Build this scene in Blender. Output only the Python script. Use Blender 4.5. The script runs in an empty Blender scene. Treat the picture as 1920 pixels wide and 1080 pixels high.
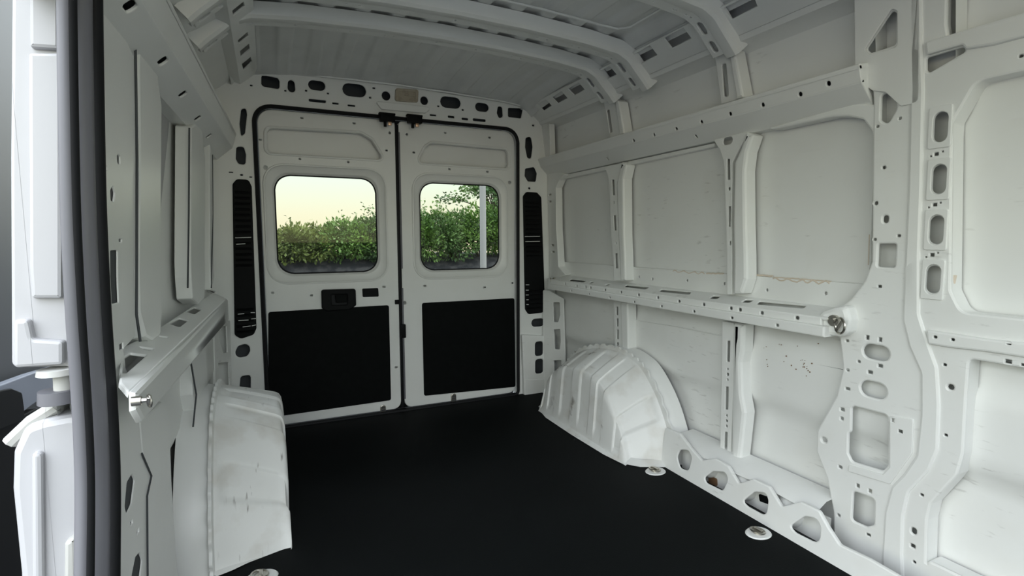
import bpy, bmesh, math, random
from mathutils import Vector, Matrix
from mathutils.geometry import delaunay_2d_cdt
random.seed(7)
PI = math.pi
C = bpy.context.scene.collection
SC = bpy.context.scene
# ------------------------------------------------------------------ camera
F = 980.46                                   # focal length in pixels of a 1920 wide frame
YAW, PITCH, ROLL = 0.4374, -0.0937, -0.0030
EYE = Vector((0.0316, -3.1824, 1.0705))
def cam_axes():
    cy, sy = math.cos(YAW), math.sin(YAW)
    f = Vector((sy * math.cos(PITCH), cy * math.cos(PITCH), math.sin(PITCH)))
    r = Vector((cy, -sy, 0)); u = r.cross(f)
    c, s = math.cos(ROLL), math.sin(ROLL)
    return (c * r + s * u), (-s * r + c * u), f
CR, CU, CF = cam_axes()
cd = bpy.data.cameras.new('camera'); cam = bpy.data.objects.new('camera', cd); C.objects.link(cam)
cd.sensor_width = 36; cd.lens = F / 1920 * 36; cd.clip_start = .02; cd.clip_end = 300
m = Matrix((CR, CU, -CF)).transposed().to_4x4(); m.translation = EYE
cam.matrix_world = m
SC.camera = cam
# ------------------------------------------------------------------ sky, exposure
SC.view_settings.view_transform = 'Standard'; SC.view_settings.look = 'None'
SC.view_settings.gamma = 1; SC.view_settings.use_curve_mapping = False
SC.view_settings.exposure = 1.93
SKY_STRENGTH = 1.0
w = bpy.data.worlds.new('sky'); SC.world = w; w.use_nodes = True
nt = w.node_tree; nt.nodes.clear()
tc = nt.nodes.new('ShaderNodeTexCoord'); sep = nt.nodes.new('ShaderNodeSeparateXYZ')
nt.links.new(tc.outputs['Generated'], sep.inputs[0])
rp = nt.nodes.new('ShaderNodeValToRGB'); nt.links.new(sep.outputs['Z'], rp.inputs[0])
el = rp.color_ramp.elements
el[0].position = 0.0; el[0].color = (.74, .66, .45, 1)
el[1].position = 1.0; el[1].color = (1.72, 1.84, 2.02, 1)
e = el.new(.045); e.color = (.76, .72, .53, 1)
e = el.new(.115); e.color = (.71, .79, .69, 1)
e = el.new(.45); e.color = (1.42, 1.50, 1.60, 1)
bgn = nt.nodes.new('ShaderNodeBackground'); bgn.inputs[1].default_value = SKY_STRENGTH
nt.links.new(rp.outputs[0], bgn.inputs[0])
out = nt.nodes.new('ShaderNodeOutputWorld'); nt.links.new(bgn.outputs[0], out.inputs[0])
# light portals in the open sliding door way and the cab end (they only guide the sky light)
def portal(name, loc, rot, sx, sy):
    l = bpy.data.lights.new(name, 'AREA'); l.shape = 'RECTANGLE'; l.size = sx; l.size_y = sy
    l.cycles.is_portal = True
    o = bpy.data.objects.new(name, l); C.objects.link(o); o.location = loc; o.rotation_euler = rot
portal('sky_portal_side', (-.34, -2.9, .93), (0, -PI / 2, 0), 2.1, 2.1)
portal('sky_portal_front', (.78, -4.22, 1.5), (PI / 2, 0, 0), 2.2, 1.1)

# ------------------------------------------------------------------ pixel rays
def ray(u, v):
    return (CF + (u - 960) / F * CR - (v - 540) / F * CU)
def hit(u, v, axis, val):
    d = ray(u, v); t = (val - EYE[axis]) / d[axis]
    return EYE + t * d
# ------------------------------------------------------------------ materials
def mat(name, col, rough=.5, metal=0, bump=0, bscale=80, noise=0, nscale=5, ncol=None, coat=0, spec=.5, **k):
    m = bpy.data.materials.new(name); m.use_nodes = True
    t = m.node_tree; b = t.nodes['Principled BSDF']
    b.inputs['Base Color'].default_value = (*col, 1); b.inputs['Roughness'].default_value = rough
    b.inputs['Metallic'].default_value = metal; b.inputs['Coat Weight'].default_value = coat
    b.inputs['Specular IOR Level'].default_value = spec
    tcn = t.nodes.new('ShaderNodeTexCoord')
    if noise:
        n = t.nodes.new('ShaderNodeTexNoise'); n.inputs['Scale'].default_value = nscale; n.inputs['Detail'].default_value = 6
        t.links.new(tcn.outputs['Object'], n.inputs['Vector'])
        r = t.nodes.new('ShaderNodeValToRGB'); r.color_ramp.elements[0].position = k.get('lo', .45); r.color_ramp.elements[1].position = k.get('hi', .6)
        t.links.new(n.outputs['Fac'], r.inputs[0])
        mx = t.nodes.new('ShaderNodeMixRGB'); mx.inputs[1].default_value = (*col, 1); mx.inputs[2].default_value = (*(ncol or col), 1)
        mu = t.nodes.new('ShaderNodeMath'); mu.operation = 'MULTIPLY'; mu.inputs[1].default_value = noise
        t.links.new(r.outputs[0], mu.inputs[0]); t.links.new(mu.outputs[0], mx.inputs[0]); t.links.new(mx.outputs[0], b.inputs['Base Color'])
        last = mx
        if k.get('scuff'):
            # short dark scratches: stretched noise, thresholded, broken up by a coarse noise
            mp = t.nodes.new('ShaderNodeMapping'); mp.inputs['Scale'].default_value = k.get('sstretch', (14, 14, 70))
            t.links.new(tcn.outputs['Object'], mp.inputs[0])
            n2 = t.nodes.new('ShaderNodeTexNoise'); n2.inputs['Scale'].default_value = 1; n2.inputs['Detail'].default_value = 4
            t.links.new(mp.outputs[0], n2.inputs['Vector'])
            r2 = t.nodes.new('ShaderNodeValToRGB'); r2.color_ramp.elements[0].position = .62; r2.color_ramp.elements[1].position = .70
            t.links.new(n2.outputs['Fac'], r2.inputs[0])
            n3 = t.nodes.new('ShaderNodeTexNoise'); n3.inputs['Scale'].default_value = 4
            t.links.new(tcn.outputs['Object'], n3.inputs['Vector'])
            r3 = t.nodes.new('ShaderNodeValToRGB'); r3.color_ramp.elements[0].position = .5; r3.color_ramp.elements[1].position = .6
            t.links.new(n3.outputs['Fac'], r3.inputs[0])
            m2 = t.nodes.new('ShaderNodeMath'); m2.operation = 'MULTIPLY'; t.links.new(r2.outputs[0], m2.inputs[0]); t.links.new(r3.outputs[0], m2.inputs[1])
            m3 = t.nodes.new('ShaderNodeMath'); m3.operation = 'MULTIPLY'; m3.inputs[1].default_value = k['scuff']; t.links.new(m2.outputs[0], m3.inputs[0])
            mx2 = t.nodes.new('ShaderNodeMixRGB'); mx2.inputs[2].default_value = (.12, .10, .08, 1)
            t.links.new(m3.outputs[0], mx2.inputs[0]); t.links.new(mx.outputs[0], mx2.inputs[1]); t.links.new(mx2.outputs[0], b.inputs['Base Color'])
    if bump:
        n = t.nodes.new('ShaderNodeTexNoise'); n.inputs['Scale'].default_value = bscale; n.inputs['Detail'].default_value = 3
        t.links.new(tcn.outputs['Object'], n.inputs['Vector'])
        bp = t.nodes.new('ShaderNodeBump'); bp.inputs['Strength'].default_value = bump; bp.inputs['Distance'].default_value = .002
        t.links.new(n.outputs['Fac'], bp.inputs['Height']); t.links.new(bp.outputs[0], b.inputs['Normal'])
    return m
WHITE = (.80, .81, .79)
M = dict(
    paint=mat('white_paint', WHITE, .34, noise=.22, nscale=3.2, ncol=(.66, .65, .61), lo=.5, hi=.75, bump=.03, bscale=9),
    worn=mat('worn_white_paint', WHITE, .36, noise=.22, nscale=5, ncol=(.66, .64, .58), lo=.5, hi=.75, scuff=.22, bump=.03, bscale=12),
    arch=mat('scuffed_white_paint', (.79, .80, .78), .4, noise=.42, nscale=9, ncol=(.56, .53, .47), lo=.5, hi=.68, scuff=.85, sstretch=(60, 9, 9), bump=.05, bscale=14),
    roof=mat('roof_paint', (.74, .75, .74), .42, noise=.35, nscale=5, ncol=(.58, .585, .58), lo=.45, hi=.65),
    black=mat('black_hardboard', (.0022, .003, .003), .65, noise=.4, nscale=30, ncol=(.004, .005, .005), bump=.15, bscale=300, spec=.10),
    floor=mat('black_floor_board', (.0030, .0042, .0044), .7, noise=.5, nscale=2.5, ncol=(.0055, .0072, .0076), lo=.4, hi=.7, bump=.25, bscale=260, spec=.10),
    plastic=mat('black_plastic', (.0030, .0035, .004), .6, spec=.15),
    rubber=mat('black_rubber', (.006, .0065, .008), .6, spec=.25),
    greyrub=mat('grey_rubber', (.12, .12, .135), .5, bump=.05, bscale=60),
    metal=mat('zinc_metal', (.55, .53, .48), .28, metal=1),
    dark=mat('dark_cavity', (.06, .065, .07), .8),  # dark parts and seams; also the shade painted behind the slots
    seal=mat('tan_sealant', (.66, .57, .47), .6),
    rust=mat('brown_stain', (.18, .10, .05), .8),
    lens=mat('smoky_lamp_lens', (.40, .35, .27), .3, noise=.5, nscale=40, ncol=(.28, .24, .18)),
    brass=mat('brassy_latch_metal', (.62, .42, .30), .35, metal=.8),
    asphalt=mat('asphalt', (.05, .052, .055), .9, noise=.6, nscale=30, ncol=(.09, .09, .09), bump=.5),
    mulch=mat('dark_mulch', (.035, .037, .042), .95, noise=.9, nscale=9, ncol=(.10, .10, .10), bump=1, bscale=30),
    bark=mat('bark', (.06, .045, .03), .9),
    pole=mat('grey_pole', (.42, .42, .40), .7),
    vehicle=mat('grey_vehicle_paint', (.055, .060, .066), .6),
    vehicle_light=mat('silver_vehicle_paint', (.20, .22, .26), .45),
)
def leaf_mat(name, c1, c2):
    m = bpy.data.materials.new(name); m.use_nodes = True; t = m.node_tree; b = t.nodes['Principled BSDF']
    g = t.nodes.new('ShaderNodeTexNoise'); g.inputs['Scale'].default_value = 2.3; g.inputs['Detail'].default_value = 5
    tcn = t.nodes.new('ShaderNodeTexCoord'); t.links.new(tcn.outputs['Object'], g.inputs['Vector'])
    r = t.nodes.new('ShaderNodeValToRGB'); r.color_ramp.elements[0].position = .35; r.color_ramp.elements[1].position = .65
    r.color_ramp.elements[0].color = (*c1, 1); r.color_ramp.elements[1].color = (*c2, 1)
    t.links.new(g.outputs['Fac'], r.inputs[0]); t.links.new(r.outputs[0], b.inputs['Base Color'])
    b.inputs['Roughness'].default_value = .5
    b.inputs['Transmission Weight'].default_value = 0
    return m
M['leaf1'] = leaf_mat('olive_leaves', (.07, .12, .02), (.27, .33, .07))
M['leaf2'] = leaf_mat('green_leaves', (.06, .14, .02), (.22, .38, .07))
M['leaf3'] = leaf_mat('deep_green_leaves', (.05, .12, .03), (.18, .30, .08))
def glass_mat():
    m = bpy.data.materials.new('tinted_glass'); m.use_nodes = True; t = m.node_tree
    for n in list(t.nodes): t.nodes.remove(n)
    o = t.nodes.new('ShaderNodeOutputMaterial'); tr = t.nodes.new('ShaderNodeBsdfTransparent'); gl = t.nodes.new('ShaderNodeBsdfGlossy')
    tr.inputs[0].default_value = (.33, .345, .335, 1); gl.inputs['Roughness'].default_value = .02
    fr = t.nodes.new('ShaderNodeFresnel'); fr.inputs[0].default_value = 1.32
    mx = t.nodes.new('ShaderNodeMixShader'); t.links.new(fr.outputs[0], mx.inputs[0]); t.links.new(tr.outputs[0], mx.inputs[1]); t.links.new(gl.outputs[0], mx.inputs[2])
    t.links.new(mx.outputs[0], o.inputs[0]); return m
M['glass'] = glass_mat()

# ------------------------------------------------------------------ object helpers
def tag(o, label=None, cat=None, group=None, kind=None):
    if label: o['label'] = label
    if cat: o['category'] = cat
    if group: o['group'] = group
    if kind: o['kind'] = kind
    return o
def empty(name, loc, label, cat, group=None):
    o = bpy.data.objects.new(name, None); C.objects.link(o); o.location = loc; o.empty_display_size = .1
    return tag(o, label, cat, group)
def link(name, me, material, parent=None, smooth=True, ang=35):
    me.materials.clear(); me.materials.append(material)
    if smooth:
        for p in me.polygons: p.use_smooth = True
        me.set_sharp_from_angle(angle=math.radians(ang))
    o = bpy.data.objects.new(name, me); C.objects.link(o)
    if parent is not None:
        o.parent = parent
        o.matrix_parent_inverse = Matrix.Translation(-parent.location) if parent.type == 'EMPTY' else Matrix.Identity(4)
    return o
def from_bm(name, bm, material, parent=None, smooth=True, ang=35):
    me = bpy.data.meshes.new(name); bmesh.ops.recalc_face_normals(bm, faces=bm.faces); bm.to_mesh(me); bm.free()
    return link(name, me, material, parent, smooth, ang)
class Surf:
    """a sheet surface: s along S, t along T, w along N (towards the inside of the van), with an optional profile w = prof(t)"""
    def __init__(self, O, S, T, N, prof=None, knots=()):
        self.O, self.S, self.T, self.N = Vector(O), Vector(S).normalized(), Vector(T).normalized(), Vector(N).normalized()
        self.prof = prof or (lambda t: 0); self.knots = knots
    def map(self, s, t, w=0):
        return self.O + s * self.S + t * self.T + (w + self.prof(t)) * self.N
    def inv(self, u, v, w=0):
        d = ray(u, v); off = w
        for _ in range(8):
            P = self.O + off * self.N
            k = (P - EYE).dot(self.N) / d.dot(self.N)
            X = EYE + k * d - self.O
            off = w + self.prof(X.dot(self.T))
        return X.dot(self.S), X.dot(self.T)
    def shift(self, w):
        s = Surf(self.O + w * self.N, self.S, self.T, self.N, self.prof, self.knots); return s
class PathSurf:
    """s = arc length along an XZ path, t along Y, w inwards"""
    def __init__(self, pts, y0):
        self.p = [Vector((a, 0, b)) for a, b in pts]; self.y0 = y0
        self.c = [0]
        for a, b in zip(self.p, self.p[1:]): self.c.append(self.c[-1] + (b - a).length)
        self.knots = ()
    def at(self, s):
        i = 0
        while i < len(self.c) - 2 and s > self.c[i + 1]: i += 1
        d = (self.p[i + 1] - self.p[i]).normalized()
        return self.p[i] + d * (s - self.c[i]), d
    def map(self, s, t, w=0):
        a, d = self.at(s)
        _, d0 = self.at(s - .02); _, d1 = self.at(s + .02); d = (d0 + d1).normalized()
        n = Vector((d.z, 0, -d.x))
        P = a + n * w
        return Vector((P.x, self.y0 + t, P.z))
def rounded(pts, r, n=4):
    out = []; N = len(pts)
    for i in range(N):
        p, a, b = Vector(pts[i]), Vector(pts[i - 1]), Vector(pts[(i + 1) % N])
        rr = r[i] if isinstance(r, (list, tuple)) else r
        u, v = (a - p), (b - p)
        lu, lv = u.length, v.length
        if lu < 1e-7 or lv < 1e-7 or rr <= 0: out.append(tuple(p)); continue
        u /= lu; v /= lv
        ang = u.angle(v, PI)
        if ang > PI - .02: out.append(tuple(p)); continue
        d = min(rr / math.tan(ang / 2), .49 * min(lu, lv))
        A, B = p + u * d, p + v * d
        for k in range(n + 1):
            q = k / n
            out.append(tuple((1 - q) ** 2 * A + 2 * q * (1 - q) * (p * .8 + (A + B) * .1) + q * q * B))
    return out
def rect(cx, cy, w, h, r=0, n=4):
    return rounded([(cx - w / 2, cy - h / 2), (cx + w / 2, cy - h / 2), (cx + w / 2, cy + h / 2), (cx - w / 2, cy + h / 2)], r, n)
def shape(surf, spec, w=0):
    k = spec[0]
    if k == 'r':        # px centre, px width, px height, corner radius as a share of the smaller side
        _, u, v, pw, ph, rr = spec
        cs, ct = surf.inv(u, v, w)
        ws = abs(surf.inv(u + pw / 2, v, w)[0] - surf.inv(u - pw / 2, v, w)[0])
        ht = abs(surf.inv(u, v + ph / 2, w)[1] - surf.inv(u, v - ph / 2, w)[1])
        return rect(cs, ct, ws, ht, rr * min(ws, ht))
    if k == 'm':        # px centre, metric size
        _, u, v, ws, ht, rr = spec
        cs, ct = surf.inv(u, v, w); return rect(cs, ct, ws, ht, rr * min(ws, ht))
    if k == 'q':        # px polygon, metric radius
        return rounded([surf.inv(*p, w) for p in spec[1]], spec[2])
    if k == 's':        # surface coordinates
        return rect(*spec[1:])
    if k == 'p':
        return rounded(spec[1], spec[2])
def pip(x, y, poly):
    c = False; j = len(poly) - 1
    for i in range(len(poly)):
        xi, yi = poly[i]; xj, yj = poly[j]
        if (yi > y) != (yj > y) and x < (xj - xi) * (y - yi) / (yj - yi) + xi: c = not c
        j = i
    return c
def clean(poly):
    out = []
    for p in poly:
        if not out or math.hypot(p[0] - out[-1][0], p[1] - out[-1][1]) > 2e-4: out.append((p[0], p[1]))
    while len(out) > 3 and math.hypot(out[0][0] - out[-1][0], out[0][1] - out[-1][1]) < 2e-4: out.pop()
    A = sum(out[i - 1][0] * out[i][1] - out[i][0] * out[i - 1][1] for i in range(len(out)))
    return out if A > 0 else out[::-1]
def offset(poly, d):
    """moves a counter-clockwise loop inwards by d"""
    n = len(poly); out = []
    for i in range(n):
        p, a, b = Vector(poly[i]), Vector(poly[i - 1]), Vector(poly[(i + 1) % n])
        e1 = (p - a).normalized(); e2 = (b - p).normalized()
        n1 = Vector((-e1.y, e1.x)); n2 = Vector((-e2.y, e2.x)); m_ = n1 + n2
        if m_.length < .3: out.append(tuple(p)); continue
        m_ = m_ / (m_.length_squared / 2)
        out.append(tuple(p + m_ * d))
    return out
def sheet(name, surf, outer, holes, thick, bevel, material, parent=None, w=0, seg=None, rim=.006):
    """pressed sheet with real holes and rolled edges; its face lies at w, its body behind it"""
    outer = clean(outer); good = []
    for h in holes:
        h = clean(h)
        if len(h) < 3: continue
        xs = [p[0] for p in h]; ys = [p[1] for p in h]
        if not all(pip(p[0], p[1], outer) for p in h): continue
        if any(pip(sum(xs) / len(xs), sum(ys) / len(ys), g_) or any(pip(p[0], p[1], g_) for p in h) for g_ in good): continue
        good.append(h)
    bev = [bevel] + [min(bevel, .35 * min(max(p[0] for p in h) - min(p[0] for p in h), max(p[1] for p in h) - min(p[1] for p in h))) for h in good]
    loops = [outer] + good; inner = [offset(outer, bevel)] + [offset(h, -b) for h, b in zip(good, bev[1:])]
    verts = []; edges = []
    for l in inner:
        k = len(verts); verts += [Vector(p) for p in l]; edges += [(k + i, k + (i + 1) % len(l)) for i in range(len(l))]
    cut = list(surf.knots)
    extra = []
    vv, _, ff, *_r = delaunay_2d_cdt(verts, edges, [], 0, 1e-6)
    bb = [(min(p[0] for p in l), max(p[0] for p in l), min(p[1] for p in l), max(p[1] for p in l), l) for l in inner]
    bm = bmesh.new(); V = [bm.verts.new((p[0], p[1], 0)) for p in vv]
    for f in ff:
        x = sum(vv[i][0] for i in f) / len(f); y = sum(vv[i][1] for i in f) / len(f)
        if not pip(x, y, inner[0]): continue
        if any(q[0] < x < q[1] and q[2] < y < q[3] and pip(x, y, q[4]) for q in bb[1:]): continue
        try: bm.faces.new([V[i] for i in f])
        except ValueError: pass
    for l, q, b in zip(loops, inner, bev):
        n = len(l); mid_ = [((p[0] * .7 + r_[0] * .3), (p[1] * .7 + r_[1] * .3)) for p, r_ in zip(l, q)]
        dp = max(thick if l is outer else min(thick, rim), b + .001)
        rings = [[bm.verts.new((p[0], p[1], z)) for p in pts] for pts, z in ((q, 0), (mid_, -b * .3), (l, -b), (l, -dp))]
        for A_, B_ in zip(rings, rings[1:]):
            for i in range(n): bm.faces.new((A_[i], A_[(i + 1) % n], B_[(i + 1) % n], B_[i]))
    bmesh.ops.delete(bm, geom=[v for v in bm.verts if not v.link_faces], context='VERTS')
    bmesh.ops.remove_doubles(bm, verts=bm.verts, dist=1e-6)
    for k in cut:
        bmesh.ops.bisect_plane(bm, geom=bm.verts[:] + bm.edges[:] + bm.faces[:], plane_co=(0, k, 0), plane_no=(0, 1, 0))
    if seg:
        xs = [v.co.x for v in bm.verts]; a = min(xs)
        while a < max(xs):
            bmesh.ops.bisect_plane(bm, geom=bm.verts[:] + bm.edges[:] + bm.faces[:], plane_co=(a, 0, 0), plane_no=(1, 0, 0)); a += seg
    for v in bm.verts: v.co = surf.map(v.co.x, v.co.y, w + v.co.z)
    return from_bm(name, bm, material, parent, ang=17)
def loft(name, loops, material, parent=None, closed=True, cap=False, smooth=True):
    """skin between loops of equal length"""
    bm = bmesh.new(); vs = [[bm.verts.new(p) for p in l] for l in loops]
    n = len(loops[0])
    for a, b in zip(vs, vs[1:]):
        for i in range(n if closed else n - 1):
            j = (i + 1) % n
            try: bm.faces.new((a[i], a[j], b[j], b[i]))
            except ValueError: pass
    if cap: bm.faces.new(vs[0][::-1]); bm.faces.new(vs[-1])
    return from_bm(name, bm, material, parent, smooth)
def tube_bm(bm, pts, r, n=8, closed=False):
    pts = [Vector(p) for p in pts]; N = len(pts); rings = []
    prev = None
    for i, p in enumerate(pts):
        a = pts[i - 1] if (i or closed) else p; b = pts[(i + 1) % N] if (i < N - 1 or closed) else p
        d = (b - a).normalized()
        if prev is None: x = d.orthogonal().normalized()
        else: x = (prev - d * prev.dot(d)).normalized()
        prev = x; y = d.cross(x)
        rad = r[i] if isinstance(r, (list, tuple)) else r
        rings.append([bm.verts.new(p + rad * (math.cos(2 * PI * k / n) * x + math.sin(2 * PI * k / n) * y)) for k in range(n)])
    for i in range(N if closed else N - 1):
        a, b = rings[i], rings[(i + 1) % N]
        for k in range(n): bm.faces.new((a[k], a[(k + 1) % n], b[(k + 1) % n], b[k]))
    if not closed: bm.faces.new(rings[0][::-1]); bm.faces.new(rings[-1])
def tube(name, pts, r, material, parent=None, n=8, closed=False):
    bm = bmesh.new(); tube_bm(bm, pts, r, n, closed); return from_bm(name, bm, material, parent)
def box_bm(bm, c, s, bev=0, rot=None):
    r = bmesh.ops.create_cube(bm, size=1); vs = r['verts']
    for v in vs: v.co = Vector((v.co.x * s[0], v.co.y * s[1], v.co.z * s[2]))
    if bev:
        es = list({e for v in vs for e in v.link_edges})
        rr = bmesh.ops.bevel(bm, geom=es, offset=bev, segments=2, affect='EDGES', profile=.6)
        vs = list({v for f in rr['faces'] for v in f.verts} | {v for v in vs if v.is_valid})
    for v in vs:
        if rot: v.co = rot @ v.co
        v.co += Vector(c)
def box(name, c, s, material, parent=None, bev=0, rot=None):
    bm = bmesh.new(); box_bm(bm, c, s, bev, rot); return from_bm(name, bm, material, parent)
def disc_bm(bm, c, axis, r, h, n=20):
    q = Vector((0, 0, 1)).rotation_difference(Vector(axis))
    bmesh.ops.create_cone(bm, cap_ends=True, segments=n, radius1=r, radius2=r * .94, depth=h, matrix=Matrix.Translation(c) @ q.to_matrix().to_4x4())

# ------------------------------------------------------------------ surfaces of the van
MID = 0.782                                             # centre line of the load space
def lean(z):                                            # the walls lean in above the belt
    if z < 1.0: return 0
    if z < 1.5: return .015 * (z - 1.0) / .5
    return .015 + .045 * (z - 1.5) / .33
RIGHT = Surf((1.80, 0, 0), (0, 1, 0), (0, 0, 1), (-1, 0, 0), lean, (1.0, 1.5))
REAR = Surf((0, 0, 0), (1, 0, 0), (0, 0, 1), (0, -1, 0))
ld = Vector((.036, 1, 0)).normalized()
LEFT = Surf((-.181, 0, 0), ld, (0, 0, 1), Vector((ld.y, -ld.x, 0)), lean, (1.0, 1.5))
OPEN_R = 0.085
DOOR_W, DOOR_H = 1.5635, 1.79

# ------------------------------------------------------------------ floor and ground
bm = bmesh.new(); box_bm(bm, (.77, -2.1, -.01), (1.93, 4.3, .02))
floor = from_bm('floor', bm, M['floor'], smooth=False)
box('underbody', (.78, -2.1, -.05), (2.3, 4.5, .04), M['dark'], floor)
tag(floor, 'matt black load floor running to the rear doors', 'floor', kind='structure')
bm = bmesh.new(); box_bm(bm, (.78, .06, -.035), (1.54, .16, .03), .004)
from_bm('threshold', bm, M['paint'], floor)
ground = box('ground', (0, 0, -.60), (90, 90, .06), M['asphalt']); tag(ground, 'dark asphalt ground outside the van', 'ground', kind='structure')

# ------------------------------------------------------------------ right wall
def skin_mesh(surf, y0, y1, z0, z1, w, creases, name, material, parent=None, back=.0):
    """outer skin with soft horizontal creases; creases = [(z, extra w)]"""
    bm = bmesh.new(); zs = [z0 + (z1 - z0) * i / 60 for i in range(61)]; ys = [y0 + (y1 - y0) * i / 30 for i in range(31)]
    def prof(z):
        if z <= creases[0][0]: return creases[0][1]
        for (a, wa), (b, wb) in zip(creases, creases[1:]):
            if z <= b:
                q = (z - a) / (b - a); q = q * q * (3 - 2 * q); return wa + (wb - wa) * q
        return creases[-1][1]
    g = [[bm.verts.new(surf.map(y, z, w + prof(z))) for z in zs] for y in ys]
    for a, b in zip(g, g[1:]):
        for i in range(len(zs) - 1): bm.faces.new((a[i], b[i], b[i + 1], a[i + 1]))
    return from_bm(name, bm, material, parent)
cr = [(.0, -.01), (.12, -.01), (.36, -.02), (.42, .012), (.60, .012), (.66, -.005), (1.9, -.005)]
wr = skin_mesh(RIGHT, -4.2, .12, -.02, 1.9, -.06, cr, 'wall_right', M['worn'])
tag(wr, 'white painted bare metal side wall on the driver side with ribs and beams', 'wall', kind='structure')
# folded panel seam and the stiffening panel edge in the lower skin
def seam(surf, pts, parent, material, w=-.052, r=.0025, name='seam'):
    P = []
    for u, v in pts:
        s, t = surf.inv(u, v, w); P.append(surf.map(s, t, w))
    return tube(name, P, r, material, parent, 6)
seam(RIGHT, [(1186, 624), (1260, 636), (1358, 652)], wr, M['dark'], r=.0015)
seam(RIGHT, [(1398, 660), (1500, 677), (1592, 695)], wr, M['dark'], r=.0015)
seam(RIGHT, [(1178, 598), (1270, 612), (1356, 630)], wr, M['worn'])

# upper beam: face with round holes and slanted lower face with square holes
def beam(surf, y0, y1, parent, face_holes, low_holes, k=1.0, zt=1.606):
    """cant-sided wall beam: lower slanted face out to a crease, upper face, closed top"""
    P = lambda w_, z: surf.O + surf.N * w_ + Vector((0, 0, z))
    def strip_(name, w0, z0, w1, z1, holes):
        d = surf.N * (w1 - w0) + Vector((0, 0, z1 - z0)); n = surf.N * (z1 - z0) - Vector((0, 0, w1 - w0)); L = d.length
        S = Surf(P(w0, z0), surf.S, d, n)
        sheet(name, S, [(y0, 0), (y1, 0), (y1, L), (y0, L)], [shape(S, h) for h in holes], .012, .003, M['paint'], parent)
    strip_('beam', .065 * k, 1.553, .085 * k, zt, face_holes)
    strip_('beam_lower_face', -.004, 1.487, .066 * k, 1.554, low_holes)
    strip_('beam_top', .085 * k, zt - .002, -.058, zt + .03, [])
    strip_('beam_base', -.058, 1.485, -.002, 1.489, [])
    bm = bmesh.new(); bm.faces.new([bm.verts.new(surf.map(y0 + .002, 0, 0) * 0 + surf.O + surf.S * (y0 + .002) + surf.N * w_ + Vector((0, 0, z))) for w_, z in [(-.058, 1.487), (-.004, 1.487), (.066 * k, 1.554), (.085 * k, zt), (-.058, zt + .03)]])
    from_bm('beam_end', bm, M['paint'], parent, smooth=False)
RH = [('m', u, v, .014, .016, .45) for u, v in
      [(1046, 304), (1070, 298), (1096, 291), (1124, 283), (1154, 274), (1188, 264), (1226, 253), (1268, 242), (1315, 229), (1369, 214), (1430, 197), (1500, 177), (1553, 157)]]
beam(RIGHT, -2.12, .0, wr, RH, [('m', u, v, .010, .018, .3) for u, v in [(1139, 298), (1305, 256)]])
# upper ribs above the beam, each with a long slot
def plate(name, surf, px, holes, thick, w, parent, r=.006, bev=.004, m='paint'):
    return sheet(name, surf, rounded([surf.inv(*p, w) for p in px], r, 3), [shape(surf, h, w) for h in holes], thick, bev, M[m], parent, w=w)
def yz(surf, name, y0, y1, z0, z1, holes, thick, w, parent, r=.004, bev=.004, m='paint'):
    return sheet(name, surf, rounded([(y0, z0), (y1, z0), (y1, z1), (y0, z1)], r, 2), holes, thick, bev, M[m], parent, w=w)
plate('upper_rib', RIGHT, [(1130, 182), (1152, 183), (1164, 255), (1144, 260)], [('q', [(1137, 207), (1142, 205), (1148, 247), (1143, 249)], .006)], .04, -.012, wr)
plate('upper_rib', RIGHT, [(1152, 184), (1160, 190), (1170, 252), (1161, 254)], [], .06, .004, wr, bev=.008)
plate('upper_rib', RIGHT, [(1338, 90), (1368, 84), (1384, 186), (1352, 196)], [('q', [(1353, 120), (1361, 119), (1366, 180), (1357, 181)], .007)], .04, -.012, wr)
plate('upper_rib', RIGHT, [(1364, 88), (1376, 92), (1393, 182), (1380, 186)], [], .06, .004, wr, bev=.008)
plate('upper_rib', RIGHT, [(1012, 232), (1026, 230), (1030, 298), (1016, 300)], [('q', [(1016, 270), (1021, 270), (1022, 292), (1018, 292)], .004)], .04, -.01, wr)
# main ribs between upper beam and rail: flared head, slotted face, wide smooth side
def slots(l): return [('q', [(a - h, t), (a + h, t), (b + h, q), (b - h, q)], .003) for a, t, b, q, h in l]
plate('rib', RIGHT, [(1133, 313), (1166, 306), (1160, 330), (1156, 345), (1159, 440), (1163, 526), (1151, 526), (1146, 440), (1142, 345), (1138, 325)],
      slots([(1149, 337, 1150.5, 366, 2.3), (1152, 404, 1153.5, 432, 2.3), (1155, 475, 1156, 503, 2.3)]) + [('m', 1151, 380, .01, .012, .4), ('m', 1154.5, 456, .01, .012, .3), ('r', 1147, 313, 9, 9, .45)], .045, -.004, wr, bev=.003)
plate('rib_side', RIGHT, [(1165, 303), (1174, 309), (1168, 335), (1169, 440), (1172, 526), (1163, 527), (1159, 440), (1156, 345), (1160, 325)], [], .06, .008, wr, bev=.010)
plate('rib', RIGHT, [(1337, 262), (1404, 246), (1388, 275), (1373, 305), (1371, 420), (1372, 552), (1363, 552), (1361, 420), (1357, 305), (1350, 282)],
      slots([(1365.5, 298, 1366, 337, 2.6), (1368, 387, 1368, 425, 2.6), (1370, 484, 1370, 520, 2.6)]) + [('m', 1367, 354, .011, .014, .4), ('m', 1369, 456, .010, .016, .3), ('r', 1364, 264, 18, 14, .45)], .045, -.004, wr, bev=.003)
plate('rib_side', RIGHT, [(1398, 247), (1411, 253), (1400, 285), (1396, 320), (1397, 420), (1399, 523), (1390, 551), (1374, 551), (1374, 420), (1376, 305), (1388, 278)], [], .06, .012, wr, bev=.012)
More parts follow.
